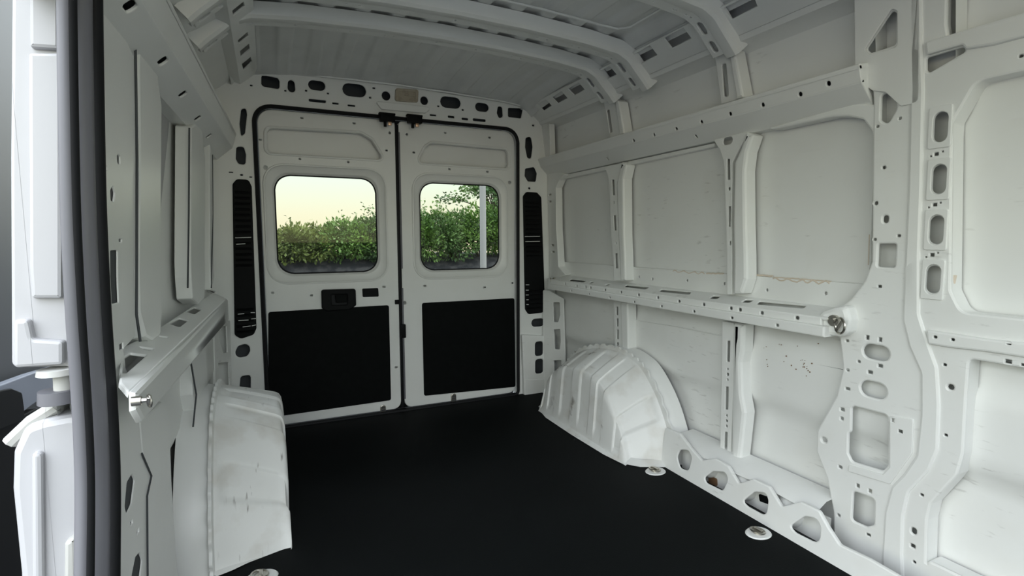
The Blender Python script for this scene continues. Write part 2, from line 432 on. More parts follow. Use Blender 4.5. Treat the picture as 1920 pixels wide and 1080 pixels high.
plate('rear_post', RIGHT, [(1024, 318), (1060, 326), (1048, 338), (1042, 352), (1043, 430), (1047, 500), (1060, 515), (1040, 524), (1030, 520)], [('r', 1031, 365, 5, 3, .3), ('r', 1031, 378, 5, 3, .3), ('r', 1036, 460, 5, 3, .3), ('r', 1037, 472, 5, 3, .3)], .05, .0, wr, bev=.004)
plate('upper_rear_post', RIGHT, [(1016, 228), (1030, 232), (1032, 300), (1018, 304)], [('q', [(1016, 270), (1021, 270), (1022, 292), (1018, 292)], .004)], .04, -.004, wr, bev=.004)
plate('corner_fillet', RIGHT, [(1440, 240), (1600, 194), (1642, 196), (1642, 275), (1634, 245), (1618, 224), (1590, 218), (1560, 219), (1450, 243)], [], .05, -.002, wr, r=.01, bev=.006)
plate('panel_flange', RIGHT, [(1048, 330), (1340, 268), (1340, 275), (1048, 338)], [], .03, -.03, wr, bev=.003)
# ribs below the rail
plate('lower_rib', RIGHT, [(1150, 563), (1166, 566), (1168, 662), (1153, 660)], slots([(1157, 575, 1157, 591, 2), (1157.5, 597, 1157.5, 612, 2), (1158, 618, 1158, 636, 2), (1158, 642, 1158, 654, 2)]), .04, -.006, wr, bev=.002)
plate('lower_rib_side', RIGHT, [(1163, 566), (1176, 568), (1178, 664), (1166, 662)], [], .06, .006, wr, bev=.008)
plate('lower_rib', RIGHT, [(1354, 602), (1376, 606), (1374, 740), (1368, 880), (1349, 868), (1352, 740)],
      slots([(1366, 639, 1365, 678, 2.8), (1363, 725, 1362, 768, 2.8), (1361, 810, 1360, 850, 2.8)]) + [('m', 1364, 692, .008, .008, .2), ('m', 1364, 702, .012, .014, .45), ('m', 1364, 712, .008, .008, .2), ('m', 1362, 779, .01, .01, .2), ('m', 1362, 789, .013, .01, .2), ('m', 1362, 799, .01, .01, .2)], .045, -.006, wr, bev=.003)
plate('lower_rib_side', RIGHT, [(1374, 605), (1394, 609), (1392, 660), (1388, 680), (1390, 740), (1396, 775), (1386, 870), (1370, 876), (1372, 740)], [], .06, .010, wr, bev=.014)
# rail: back plate, ledge with slots, two front faces
BZ, FZ = .826, .801
yz(RIGHT, 'rail_back_plate', -2.12, -.10, .815, .915, [shape(RIGHT, ('m', u, v, .012, .012, .5), -.05) for u, v in [(1198, 519), (1223, 523), (1288, 526), (1358, 532), (1438, 544), (1548, 550)]], .012, -.050, wr, bev=.003)
TY = (1.852, BZ)
LEDGE = Surf((1.735, 0, FZ), (0, 1, 0), (1.852 - 1.735, 0, BZ - FZ), (-(BZ - FZ), 0, 1.852 - 1.735))
lw = math.hypot(1.852 - 1.735, BZ - FZ)
LH = [('q', p, .006) for p in [
    [(1070, 520), (1100, 523), (1094, 527), (1068, 524)], [(1108, 525), (1114, 525.5), (1109, 528.5), (1103, 528)], [(1139, 529), (1146, 529.5), (1140, 533), (1133, 532)],
    [(1174, 531), (1218, 535), (1210, 540), (1170, 535)], [(1240, 539), (1297, 544), (1292, 550), (1236, 544)],
    [(1337, 551), (1352, 552), (1344, 558), (1329, 557)], [(1398, 558), (1414, 559), (1405, 565), (1389, 564)], [(1424, 561), (1513, 569), (1506, 576), (1418, 568)]]]
sheet('rail_ledge', LEDGE, [(-2.05, 0), (-.09, 0), (-.09, lw), (-2.05, lw)], [shape(LEDGE, ('q', [(a_, b_ + 2.5) for a_, b_ in h[1]], h[2])) for h in LH], .008, .003, M['worn'], wr)
RF = Surf((1.735, 0, 0), (0, 1, 0), (0, 0, 1), (-1, 0, 0))
RFH = [('m', u, v, .015, .013, .45) for u, v in [(1059, 532), (1081, 536), (1098, 538.5), (1107, 539.5), (1134, 543.5), (1164, 548), (1197, 553), (1233, 558), (1273, 565), (1319, 571), (1370, 578), (1387, 581), (1428, 587), (1494, 596)]]
sheet('rail_front', RF, [(-2.03, .772), (-.10, .772), (-.10, .800), (-2.03, .800)], [shape(RF, h) for h in RFH], .03, .004, M['paint'], wr)
RL = Surf((1.722, 0, 0), (0, 1, 0), (0, 0, 1), (-1, 0, 0))
RLH = [('m', u, v, .013, .010, .45) for u, v in [(1071, 545), (1104, 551), (1143, 558), (1189, 566), (1240, 574), (1301, 584), (1372, 596), (1457, 610)]]
sheet('rail_lip', RL, [(-2.05, .736), (-.12, .736), (-.12, .773), (-2.05, .773)], [shape(RL, h) for h in RLH], .055, .005, M['paint'], wr)

loft('rail_underside', [[(1.722, y, .738) for y in (-2.05, -.12)], [(1.86, y, .742) for y in (-2.05, -.12)]], M['paint'], wr, closed=False)
plate('rail_bracket', RIGHT, [(1534, 586), (1562, 576), (1586, 572), (1592, 600), (1588, 624), (1574, 632), (1540, 628)], [], .06, .050, wr, r=.02, bev=.014)
# sealant beads
def bead(surf, pts, r, w=-.052, wave=0, n=3):
    P = []
    for (a, b), (c, d) in zip(pts, pts[1:]):
        k = max(2, int(math.hypot(c - a, d - b) / n))
        for i in range(k):
            q = i / k; s, t = surf.inv(a + (c - a) * q, b + (d - b) * q, w)
            P.append(surf.map(s, t + (wave * (.7 * math.sin(len(P) * 1.1 + .6 * math.sin(len(P) * .37)) + random.uniform(-.25, .25)) if wave else random.uniform(-.001, .001)), w))
    return P
def add_bead(surf, pts, r, wave=0, parent=wr, w=-.052, n=3):
    tube('sealant_bead', bead(surf, pts, r, w, wave, n), r, M['seal'], parent, 6)
add_bead(RIGHT, [(1186, 505), (1262, 507)], .0022)
add_bead(RIGHT, [(1262, 508), (1325, 513)], .0032, .006, n=3)
add_bead(RIGHT, [(1325, 513), (1360, 513)], .004)
add_bead(RIGHT, [(1402, 515), (1452, 518)], .004)
add_bead(RIGHT, [(1450, 523), (1560, 531)], .004, .007, n=4)
add_bead(RIGHT, [(1455, 520), (1562, 528)], .003)
add_bead(RIGHT, [(1048, 345), (1046, 400), (1050, 495)], .0022)
add_bead(RIGHT, [(1176, 428), (1177, 475)], .002)
add_bead(RIGHT, [(1400, 320), (1402, 345)], .0025)
add_bead(RIGHT, [(1401, 420), (1402, 500)], .002)
add_bead(RIGHT, [(1186, 309), (1230, 297)], .0025, .003)
add_bead(RIGHT, [(1052, 337), (1128, 319)], .0025, .002)
add_bead(RIGHT, [(1630, 440), (1628, 500)], .0015)
add_bead(RIGHT, [(1788, 515), (1786, 525), (1784, 535)], .008, w=-.02)
# brown stain spots on the lower skin
bm = bmesh.new()
for i in range(26):
    u, v = (random.gauss(1508, 8), random.gauss(683, 9)) if i < 14 else (random.uniform(1430, 1560), random.uniform(640, 690))
    s, t = RIGHT.inv(u, v, -.047); q = random.uniform(.001, .0028)
    c = RIGHT.map(s, t, -.0470)
    disc_bm(bm, c, (-1, 0, 0), q, .002, 7)
tag(from_bm('rust_spots', bm, M['rust'], wr), kind='stuff')

# pillar and the pressed frame of the near side panel, one sheet with all its openings
R0 = RIGHT
outer = [(1602, -60), (1601, 128), (1622, 140), (1636, 172), (1636, 260), (1634, 490), (1622, 525), (1596, 560), (1558, 588), (1556, 612),
         (1574, 636), (1580, 690), (1568, 742), (1532, 806), (1530, 846), (1550, 896), (1562, 960), (1562, 1005), (1580, 1068), (1640, 1110)]
o2 = [R0.inv(*p, 0) for p in outer]
s_bot = R0.inv(1640, 1110, 0)
o2 += [(-2.30, -.015), (-4.2, -.015), (-4.2, 1.625), (-2.33, 1.625), (-2.325, 1.66), (-2.33, 1.86), (-2.10, 1.86)]
o2 = o2[1:]
PH = [('q', [(1672, 20), (1680, 24), (1679, 84), (1632, 99), (1624, 92)], .008),
      ('q', [(1652, 175), (1680, 177), (1680, 205), (1664, 233), (1651, 226)], .010),
      ('r', 1657, 314, 7, 6, .45), ('r', 1642, 381, 7, 7, .45), ('r', 1660, 411, 10, 14, .45), ('r', 1640, 449, 6, 5, .4), ('r', 1685, 442, 7, 5, .4),
      ('r', 1662, 479, 33, 44, .12), ('r', 1687, 222, 6, 5, .4), ('r', 1645, 237, 6, 5, .4), ('r', 1649, 537, 7, 5, .3),
      ('r', 1626, 633, 6, 8, .1), ('r', 1650, 637, 6, 8, .1), ('r', 1642, 661, 50, 28, .48), ('r', 1610, 678, 6, 5, .4), ('r', 1650, 686, 9, 6, .2), ('r', 1631, 698, 9, 6, .2),
      ('r', 1637, 731, 50, 30, .48), ('r', 1588, 639, 6, 5, .4), ('r', 1589, 694, 6, 5, .4), ('r', 1589, 729, 9, 5, .2), ('r', 1579, 768, 8, 6, .2), ('r', 1578, 785, 6, 6, .3),
      ('r', 1545, 825, 10, 9, .45), ('r', 1575, 876, 7, 6, .3), ('r', 1572, 966, 6, 5, .3),
      ('q', [(1601, 762), (1662, 778), (1665, 790), (1664, 872), (1655, 883), (1598, 866), (1590, 850), (1591, 812), (1596, 810), (1597, 765)], .012),
      ('r', 1672, 787, 6, 7, .1), ('r', 1688, 809, 8, 6, .1), ('r', 1608, 911, 6, 7, .1), ('r', 1631, 921, 6, 7, .1),
      ('q', [(1600, 921), (1639, 936), (1638, 984), (1625, 988), (1597, 976)], .010), ('r', 1628, 1003, 8, 5, .2), ('r', 1631, 1062, 8, 7, .4),
      # near panel
      ('q', [(1737, 108), (1806, 88), (1810, 96), (1742, 136), (1737, 132)], .006),
      ('r', 1763, 238, 26, 56, .49), ('r', 1760, 336, 26, 54, .49), ('r', 1755, 431, 27, 53, .49), ('r', 1749, 524, 27, 52, .49),
      ('r', 1755, 289, 8, 6, .2), ('r', 1745, 293, 4, 3, .2), ('r', 1767, 284, 4, 3, .2), ('r', 1752, 384, 8, 6, .2), ('r', 1741, 389, 4, 3, .2), ('r', 1763, 380, 4, 3, .2),
      ('r', 1747, 478, 8, 6, .2), ('r', 1736, 482, 4, 3, .2), ('r', 1758, 474, 4, 3, .2), ('r', 1914, 105, 9, 6, .4),
      ('r', 1753, 632, 7, 5, .4), ('r', 1786, 637, 7, 5, .4), ('r', 1891, 644, 9, 5, .4), ('r', 1734, 660, 26, 4, .3), ('r', 1771, 684, 7, 5, .4), ('r', 1782, 726, 12, 10, .45),
      ('r', 1773, 816, 7, 5, .4), ('r', 1728, 928, 7, 5, .4), ('r', 1713, 996, 10, 12, .45), ('r', 1711, 1024, 9, 7, .2), ('r', 1714, 1054, 6, 5, .3), ('r', 1890, 678, 12, 7, .1), ('r', 1917, 684, 6, 5, .2)]
holes = [shape(R0, h, 0) for h in PH]
# the two large openings of the near panel
def inv0(*p): return R0.inv(*p, 0)
tl, bl = inv0(1787, 205), inv0(1782, 545)
zt, zb = inv0(1860, 146)[1], inv0(1860, 592)[1]
holes.append(rounded([(-2.99, zb), (inv0(1803, 578)[0], zb), (bl[0], zb + .06), (tl[0], zt - .10), (inv0(1830, 155)[0], zt), (-2.99, zt)], .03, 4))
lo = [inv0(*p) for p in [(1817, 673), (1812, 740), (1806, 850), (1795, 890), (1745, 945), (1738, 975), (1736, 1058)]]
holes.append(rounded([(-2.99, lo[0][1]), ] + lo + [(-2.36, .10), (-2.99, .10)], .012, 3))
sheet('pillar_panel', R0, o2, holes, .022, .006, M['worn'], wr)
for y_ in (-2.136, -2.345):
    loft('pillar_web', [[RIGHT.map(y_, z, -.004) for z in (.9, 1.0, 1.5, 1.84)], [RIGHT.map(y_, z, -.062) for z in (.9, 1.0, 1.5, 1.84)]], M['paint'], wr, closed=False)
for h_ in holes[-2:]:
    loft('opening_flange', [[R0.map(p[0], p[1], -.006) for p in h_], [R0.map(p[0], p[1], -.060) for p in h_]], M['paint'], wr)
# inner box walls behind the openings
def strip(name, surf, px, w0, w1, parent, m='paint'):
    loops = [[surf.map(*surf.inv(*p, w0), w0) for p in px], [surf.map(*surf.inv(*p, w0), w1) for p in px]]
    return loft(name, loops, M[m], parent, closed=False)
strip('recess_side', R0, [(1817, 673), (1812, 740), (1806, 850), (1795, 890), (1745, 945), (1738, 975), (1736, 1058)], -.01, -.075, wr)
# curved raised channel that runs down between pillar and near panel
ch_l = [(1700, -60), (1702, 100), (1702, 200), (1699, 350), (1692, 500), (1688, 600), (1700, 650), (1722, 700), (1722, 780), (1714, 855), (1690, 890), (1668, 912), (1655, 960), (1650, 1040), (1652, 1120)]
ch_r = [(1695, 1140), (1690, 1040), (1692, 970), (1702, 925), (1740, 885), (1757, 845), (1760, 760), (1756, 690), (1738, 640), (1722, 590), (1722, 480), (1727, 350), (1730, 200), (1728, 90), (1726, -60)]
sheet('channel', R0, rounded([R0.inv(*p, .012) for p in ch_l + ch_r], .03, 3), [], .014, .008, M['paint'], wr, w=.006)
# overlapping plate at the top of the pillar
plate('gusset_plate', R0, [(1601, -50), (1603, 148), (1636, 170), (1660, 173), (1688, 199), (1722, 192), (1724, -50)],
      [('q', [(1671, 16), (1682, 20), (1682, 88), (1630, 102), (1620, 94)], .008), ('q', [(1649, 170), (1684, 172), (1684, 208), (1664, 240), (1647, 230)], .010)], .005, .006, wr, r=.01, bev=.002)
# pads round the four oval holes
for v, u in [(238, 1762), (336, 1759), (431, 1754), (524, 1748)]:
    s, t = R0.inv(u, v, .004)
    sheet('oval_pad', R0, rect(s, t, .058, .118, .006, 2), [shape(R0, ('r', u + 1, v, 28, 57, .49), .004)], .007, .002, M['paint'], wr, w=.005)
# hinge pocket plate beside the large pillar opening
plate('pocket_plate', R0, [(1668, 780), (1712, 786), (1710, 850), (1668, 908), (1590, 884), (1591, 872), (1655, 890), (1668, 876)], [('r', 1688, 809, 8, 6, .1), ('r', 1674, 788, 6, 7, .1)], .005, .005, wr, r=.004, bev=.002)
# step ledge in the near panel under its upper opening
for nm, px, w in [('near_rail', [(1735, 618), (1738, 645), (1780, 652), (1850, 660), (2050, 690), (2050, 655), (1850, 636), (1760, 622)], .014), ]:
    plate(nm, R0, px, [('r', 1753, 632, 7, 5, .4), ('r', 1786, 637, 7, 5, .4), ('r', 1891, 644, 9, 5, .4)], .02, w, wr, bev=.006)
plate('near_beam', R0, [(1733, 78), (2100, -30), (2100, 20), (1860, 84), (1810, 92), (1803, 84), (1736, 103)], [], .02, .012, wr, bev=.006)

# bottom sill with scalloped openings
SILL = Surf((1.700, 0, 0), (0.012, 1, 0), (0.16, 0, 1), (-1, 0, .16))
st = lambda *p: SILL.inv(*p)
sh_out = [(1238, 872), (1252, 800), (1280, 812), (1300, 838), (1322, 862), (1348, 858), (1372, 872), (1392, 905), (1420, 896), (1450, 910), (1474, 948), (1510, 938), (1545, 955), (1562, 985), (1584, 1018), (1640, 1044), (1700, 1078), (1800, 1150)]
so = [st(*p) for p in sh_out]; ends = [(so[-1][0] - .3, .05), (so[-1][0] - .3, -.012), (so[0][0] + .05, -.012)]
SH = [('q', [(1280, 842), (1296, 843), (1303, 857), (1296, 882), (1280, 876), (1274, 856)], .02),
      ('q', [(1343, 882), (1367, 884), (1371, 898), (1362, 919), (1330, 904), (1326, 894)], .02),
      ('q', [(1422, 920), (1443, 922), (1448, 936), (1444, 966), (1410, 948), (1399, 938)], .022),
      ('q', [(1518, 965), (1540, 970), (1547, 985), (1545, 1018), (1500, 996), (1489, 984)], .024)]
sheet('sill', SILL, rounded(so + ends, .012, 3), [shape(SILL, h) for h in SH], .014, .005, M['worn'], wr)
loft('sill_ledge', [[RIGHT.map(y, .118 + .006 * math.sin(y * 30), .078 - .0) for y in [-1.34 - i * .09 for i in range(9)]],
                    [RIGHT.map(y, .150, .03) for y in [-1.34 - i * .09 for i in range(9)]],
                    [RIGHT.map(y, .158, -.052) for y in [-1.34 - i * .09 for i in range(9)]]], M['worn'], wr, closed=False)
loft('sill_back', [[RIGHT.map(y, z, .03) for y in [-1.36 - i * .09 for i in range(9)]] for z in (-.01, .10)], M['paint'], wr, closed=False)
for u, v in [(1320, 858), (1388, 898), (1472, 944)]:
    c = RIGHT.map(*RIGHT.inv(u, v, .06), .05); bm = bmesh.new()
    bmesh.ops.create_uvsphere(bm, u_segments=16, v_segments=10, radius=1, matrix=Matrix.Translation(c + Vector((.02, 0, -.035))) @ Matrix.Diagonal((.055, .055, .06, 1)))
    from_bm('sill_hump', bm, M['worn'], wr)
plate('sill_box_stain', RIGHT, [(1422, 926), (1446, 934), (1447, 948), (1424, 940)], [], .006, .034, wr, m='plastic', bev=.001)
plate('sill_box_stain', RIGHT, [(1328, 892), (1343, 898), (1344, 912), (1328, 905)], [], .006, .036, wr, m='rust', bev=.001)

# unseen partition behind the viewer, added to shape the light from the cab end
wf = box('wall_front_added', (.78, -3.95, .50), (2.05, .03, 1.06), M['paint']); tag(wf, 'low white partition out of view, added to shape the light from the cab end', 'wall', kind='structure')

# ------------------------------------------------------------------ rear frame (header, pillars, corner)
def opening(w0, w1, h, r, grow=0):
    return rounded([(w0 - grow, -.02 - grow), (w1 + grow, -.02 - grow), (w1 + grow, h + grow), (w0 - grow, h + grow)], [.03, .03, r, r], 8)
ofr = [(-.30, -.02), (1.86, -.02), (1.86, 1.50), (1.80, 1.80), (1.74, 1.87), (1.66, 1.93), (1.45, 1.955), (.782, 1.978), (.12, 1.974), (.0, 1.968), (-.09, 1.935), (-.18, 1.87), (-.24, 1.80), (-.30, 1.50)]
HH = [('q', [(490, 140), (521, 146), (524, 152), (524, 167), (494, 162), (490, 158)], .012), ('q', [(540, 149), (552, 151), (554, 172), (544, 173), (539, 166)], .02),
      ('r', 594, 160, 32, 18, .48), ('r', 664.5, 169, 44, 24, .48), ('r', 724, 179.5, 16, 17, .49), ('r', 795.5, 188.5, 14, 16, .49),
      ('r', 845, 192, 38, 21, .48), ('r', 904, 201, 25, 16, .48), ('q', [(934, 199), (942, 200), (943, 219), (936, 222), (932, 212)], .012), ('q', [(953, 202), (981, 203), (977, 222), (953, 219)], .008),
      ('r', 595, 189, 32, 5, .4), ('r', 629, 194, 12, 3, .4), ('r', 659, 198, 14, 3, .4), ('r', 812, 216, 12, 3, .4), ('r', 846, 219, 12, 4, .4), ('r', 872, 223, 12, 4, .4), ('r', 899, 225, 24, 5, .4),
      ('r', 701, 165, 5, 3, .3), ('r', 694, 183, 4, 3, .3), ('r', 574, 170, 4, 3, .3), ('r', 615, 175, 4, 3, .3), ('r', 535, 170, 4, 3, .3), ('r', 822, 199, 4, 3, .3), ('r', 868, 206, 4, 3, .3),
      # left pillar
      ('q', [(452, 205), (461, 202), (463, 215), (459, 250), (452, 256), (449, 232)], .012), ('q', [(443, 275), (457, 275), (461, 290), (460, 309), (447, 307), (442, 298)], .012),
      ('q', [(441, 660), (446, 649), (460, 645), (468, 649), (469, 658), (464, 668), (449, 671), (442, 667)], .02), ('q', [(451, 706), (470, 703), (470, 735), (456, 740), (448, 735)], .014),
      ('q', [(449, 750), (470, 746), (474, 760), (474, 775), (452, 775)], .02),
      ('r', 433, 323, 8, 2, .2), ('r', 453, 328, 5, 3, .3), ('r', 470, 332, 5, 2, .3), ('r', 471, 160, 5, 3, .3),
      # right pillar
      ('q', [(986, 258), (996, 256), (999, 275), (996, 298), (989, 296), (985, 276)], .014), ('q', [(985, 316), (1002, 313), (1007, 325), (1005, 341), (990, 340), (984, 330)], .012),
      ('r', 1009, 605, 24, 15, .48), ('r', 1011, 654, 15, 27, .3), ('r', 1011.5, 687, 15, 27, .3), ('r', 993, 353, 4, 4, .45), ('r', 1000, 235, 4, 3, .3)]
wb = sheet('wall_back', REAR, ofr, [opening(0, DOOR_W, DOOR_H, OPEN_R)] + [shape(REAR, h) for h in HH], .014, .005, M['paint'])
tag(wb, 'white metal rear door frame with oval holes in header and pillars', 'wall', kind='structure')
# body behind the frame: closes the cavities
jl = [Vector((a, 0, b)) for a, b in opening(0, DOOR_W, DOOR_H, OPEN_R)]
loft('jamb', [[p + Vector((0, .006, 0)) for p in jl], [p + Vector((0, .075, 0)) for p in jl]], M['paint'], wb)
BACKP = Surf((0, .10, 0), (1, 0, 0), (0, 0, 1), (0, -1, 0))
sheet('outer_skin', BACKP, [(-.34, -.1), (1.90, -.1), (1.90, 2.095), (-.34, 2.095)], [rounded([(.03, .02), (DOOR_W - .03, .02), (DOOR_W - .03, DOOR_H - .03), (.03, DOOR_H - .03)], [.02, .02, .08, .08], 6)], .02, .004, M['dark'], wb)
# header upper flange where the roof sheet lands, and the raised step below the lamp
hp = [(-.09, 1.935), (.0, 1.966), (.12, 1.972), (.45, 1.976), (.782, 1.978), (1.12, 1.969), (1.45, 1.955), (1.66, 1.93)]
tube('header_flange', [(a, -.012, b) for a, b in hp], .006, M['worn'], wb, 6)
plate('lamp_step', REAR, [(703, 189), (805, 200), (806, 206), (798, 212), (716, 205)], [], .012, .014, wb, r=.01, bev=.004)
# raised pillar covers low on each side with the wheel-side return
plate('pillar_foot', REAR, [(979, 628), (1023, 630), (1025, 738), (983, 741)], [('r', 1011, 654, 15, 27, .3), ('r', 1011.5, 687, 15, 27, .3)], .03, .03, wb, r=.008, bev=.006, m='worn')
plate('pillar_foot', REAR, [(985, 712), (1026, 711), (1027, 740), (984, 743)], [], .03, .034, wb, r=.004, bev=.004, m='worn')
# slanted corner pieces between the pillars and the side walls, with tall windows
CORN = Surf((1.745, -.02, 0), (.08, -.16, 0), (0, 0, 1), (-.16, -.08, 0))
sheet('corner_panel', CORN, rounded([CORN.inv(1030, 545), CORN.inv(1056, 560), CORN.inv(1058, 620), CORN.inv(1060, 690), (.17, 0), (.0, 0), (0.0, .72)], .01, 2),
      [shape(CORN, ('q', p, .006)) for p in [[(1037, 567), (1049, 567), (1050, 590), (1046, 604), (1038, 604)], [(1038, 618), (1050, 617), (1051, 640), (1049, 655), (1040, 655)], [(1038, 676), (1052, 675), (1052, 708), (1040, 708)]]],
      .01, .003, M['worn'], wb)
CORL = Surf((-.165, -.02, 0), (-.05, -.16, 0), (0, 0, 1), (.16, -.05, 0))
sheet('corner_panel', CORL, rounded([CORL.inv(432, 600), CORL.inv(402, 612), CORL.inv(404, 760), CORL.inv(436, 770)], .01, 2),
      [shape(CORL, ('q', p, .006)) for p in [[(407, 612), (425, 611), (427, 661), (419, 662), (413, 640)], [(409, 681), (429, 679), (431, 731), (415, 731), (413, 710)]]],
      .01, .003, M['worn'], wb)

# ------------------------------------------------------------------ rear doors
DS = Surf((0, .018, 0), (1, 0, 0), (0, 0, 1), (0, -1, 0))           # inner face of the doors
def door(name, label, s0, s1, recess, win, panel, dots, rtl, rtr):
    o = rounded([(s0, .012), (s1, .012), (s1, DOOR_H - .015), (s0, DOOR_H - .015)], [.045, .045, rtr, rtl], 8)
    wloop = rounded(win, .085, 8)
    cx = sum(p[0] for p in win) / 4; cy = sum(p[1] for p in win) / 4
    ww = max(p[0] for p in win) - min(p[0] for p in win); hh = max(p[1] for p in win) - min(p[1] for p in win)
    def sc(loop, g): return [(cx + (p[0] - cx) * (1 + 2 * g / ww), cy + (p[1] - cy) * (1 + 2 * g / hh)) for p in loop]
    wo = sc(wloop, .045)
    rc = rounded(recess, .03, 5)
    d = sheet(name, DS, o, [wo, rc] + [shape(DS, h) for h in dots], .012, .004, M['paint'])
    tag(d, label, 'door', kind='structure')
    # window surround: concave pressing back to the glass
    lo = []
    for g, y in [(.047, -.001), (.036, .010), (.020, .014), (.012, .018), (.006, .030), (0.0, .036)]:
        lo.append([DS.map(p[0], p[1], -y) for p in sc(wloop, g)])
    loft('window_surround', lo, M['paint'], d)
    # raised lip outside the surround
    tube('surround_lip', [DS.map(p[0], p[1], .001) for p in sc(wloop, .052)], .0065, M['paint'], d, 6, closed=True)
    # glazing seal + pane
    tube('glazing_seal', [DS.map(p[0], p[1], -.036) for p in sc(wloop, -.001)], .0045, M['rubber'], d, 6, closed=True)
    bm = bmesh.new(); f = bm.faces.new([bm.verts.new(DS.map(p[0], p[1], -.038)) for p in sc(wloop, .004)]); bmesh.ops.triangulate(bm, faces=[f])
    from_bm('pane', bm, M['glass'], d, smooth=False)
    # outer skin of the door with the window cut out
    sheet('door_outer_skin', DS, o, [sc(wloop, .002)], .006, .001, M['paint'], d, w=-.044)
    # upper recess: sunk panel with pressed lip
    rcx = sum(p[0] for p in recess) / len(recess); rcy = sum(p[1] for p in recess) / len(recess)
    tube('recess_lip', [DS.map(rcx + (p[0] - rcx) * 1.03, rcy + (p[1] - rcy) * 1.10, .0) for p in rc], .007, M['paint'], d, 8, closed=True)
    loft('recess_wall', [[DS.map(p[0], p[1], -.004) for p in rc], [DS.map(p[0], p[1], -.028) for p in rc]], M['paint'], d)
    # lower black trim board
    sheet('trim_board', DS, rounded(panel, .012, 3), [], .008, .002, M['black'], d, w=.006)
    return d
dv = lambda *p: DS.inv(*p)
win1 = [dv(521, 513), dv(709, 511), dv(708, 333), dv(514, 327)]
win2 = [dv(792, 505), dv(938, 506), dv(940, 346), dv(789, 342)]
def straight(q):   # keep the windows upright rectangles
    a = (q[0][0] + q[3][0]) / 2; b = (q[1][0] + q[2][0]) / 2; z0 = (q[0][1] + q[1][1]) / 2; z1 = (q[2][1] + q[3][1]) / 2
    return [(a, z0), (b, z0), (b, z1), (a, z1)]
rec1 = [dv(501, 286), dv(501, 240), dv(675, 250), dv(697, 262), dv(716, 292), dv(712, 299)]
rec2 = [dv(788, 305), dv(787, 294), dv(798, 275), dv(810, 268), dv(953, 281), dv(953, 316)]
pan1 = [dv(503, 783), dv(733, 750), dv(729, 572), dv(503, 585)]
pan2 = [dv(795, 742), dv(966, 725), dv(964, 559), dv(791, 568)]
D1 = [('r', 566, 221, 5, 3, .3), ('r', 664, 231, 5, 3, .3), ('r', 725, 282, 4, 3, .3), ('r', 488, 262, 5, 3, .3), ('r', 562, 298, 4, 3, .3), ('r', 653, 304, 4, 3, .3), ('r', 498, 314, 7, 7, .48),
      ('r', 504, 472, 5, 12, .2), ('r', 722, 470, 5, 12, .2), ('r', 511, 549, 5, 3, .3), ('r', 584, 554, 5, 3, .3), ('r', 720, 538, 5, 3, .3), ('r', 743, 689, 5, 3, .3), ('r', 731, 249, 4, 4, .4)]
D2 = [('r', 776, 286, 4, 3, .3), ('r', 835, 249, 4, 3, .3), ('r', 918, 258, 4, 3, .3), ('r', 843, 317, 4, 3, .3), ('r', 914, 322, 4, 3, .3), ('r', 956, 342, 6, 6, .48), ('r', 964, 300, 4, 3, .3),
      ('r', 784, 470, 4, 11, .2), ('r', 953, 469, 5, 11, .2), ('r', 797, 536, 5, 3, .3), ('r', 909, 539, 5, 3, .3), ('r', 961, 531, 4, 3, .3), ('r', 759, 568, 6, 6, .48), ('r', 763, 252, 4, 4, .4),
      ('r', 804, 760, 5, 5, .48), ('r', 812, 759, 5, 5, .48)]
door1 = door('door_1', 'white rear door with the black pull handle, wide window and black lower board', .014, .757, rec1, straight(win1), pan1, D1, .075, .02)
door2 = door('door_2', 'white rear door without handle, narrower looking window and black lower board, nearest the wheel arch wall', .779, DOOR_W - .014, rec2, straight(win2), pan2, D2, .02, .075)
# handle on door 1
hs = [dv(602, 543), dv(666, 541), dv(667, 572), dv(655, 580), dv(612, 583), dv(603, 578)]
hd = sheet('handle', DS, rounded(hs, .012, 4), [shape(DS, ('q', [(621, 553), (651, 552), (651, 571), (622, 572)], .006), .016)], .022, .006, M['plastic'], door1, w=.024)
sheet('handle_cup', DS, rounded([dv(618, 551), dv(653, 550), dv(653, 573), dv(619, 574)], .006, 3), [], .004, .001, M['rubber'], hd, w=.010)
sheet('pull_lever', DS, rounded([DS.inv(628, 553, .02), DS.inv(651, 552, .02), DS.inv(651, 567, .02), DS.inv(630, 568, .02)], .006, 3), [], .010, .003, M['black'], hd, w=.020)
sheet('cover_plate', DS, rounded([dv(679, 541), dv(709, 540), dv(710, 556), dv(680, 557)], .006, 3), [], .008, .002, M['plastic'], door1, w=.006)
# hold-open strap catch and keeper on the meeting edges
dc = DS.map(*dv(755, 620), 0)
box('door_catch', dc + Vector((0.0, -.012, 0)), (.030, .03, .085), M['plastic'], door2, .005)
box('catch_plate', DS.map(*dv(744, 566), .006), (.026, .012, .028), M['plastic'], door1, .003)
# lock housings in the header above the gap
for u, v, par, lb in [(724, 225, wb, 0), (775, 228, wb, 1)]:
    c = REAR.map(*REAR.inv(u, v), .03)
    nm = tag(empty('lock_housing', c, ['black plastic lock housing over the edge of the handled rear door', 'black plastic lock housing over the edge of the rear door without handle'][lb], 'door lock', 'lock housings over the rear doors'), None)
    box('housing', c + Vector((0, .0, .004)), (.086, .045, .042), M['plastic'], nm, .006)
    box('housing_lip', c + Vector((0, .005, .028)), (.094, .035, .012), M['plastic'], nm, .003)
    box('striker_pin', c + Vector((-.014, -.006, -.030)), (.016, .016, .034), M['plastic'], nm, .003)
    box('latch', c + Vector((.014, -.004, -.026)), (.020, .014, .022), M['brass'], nm, .003)
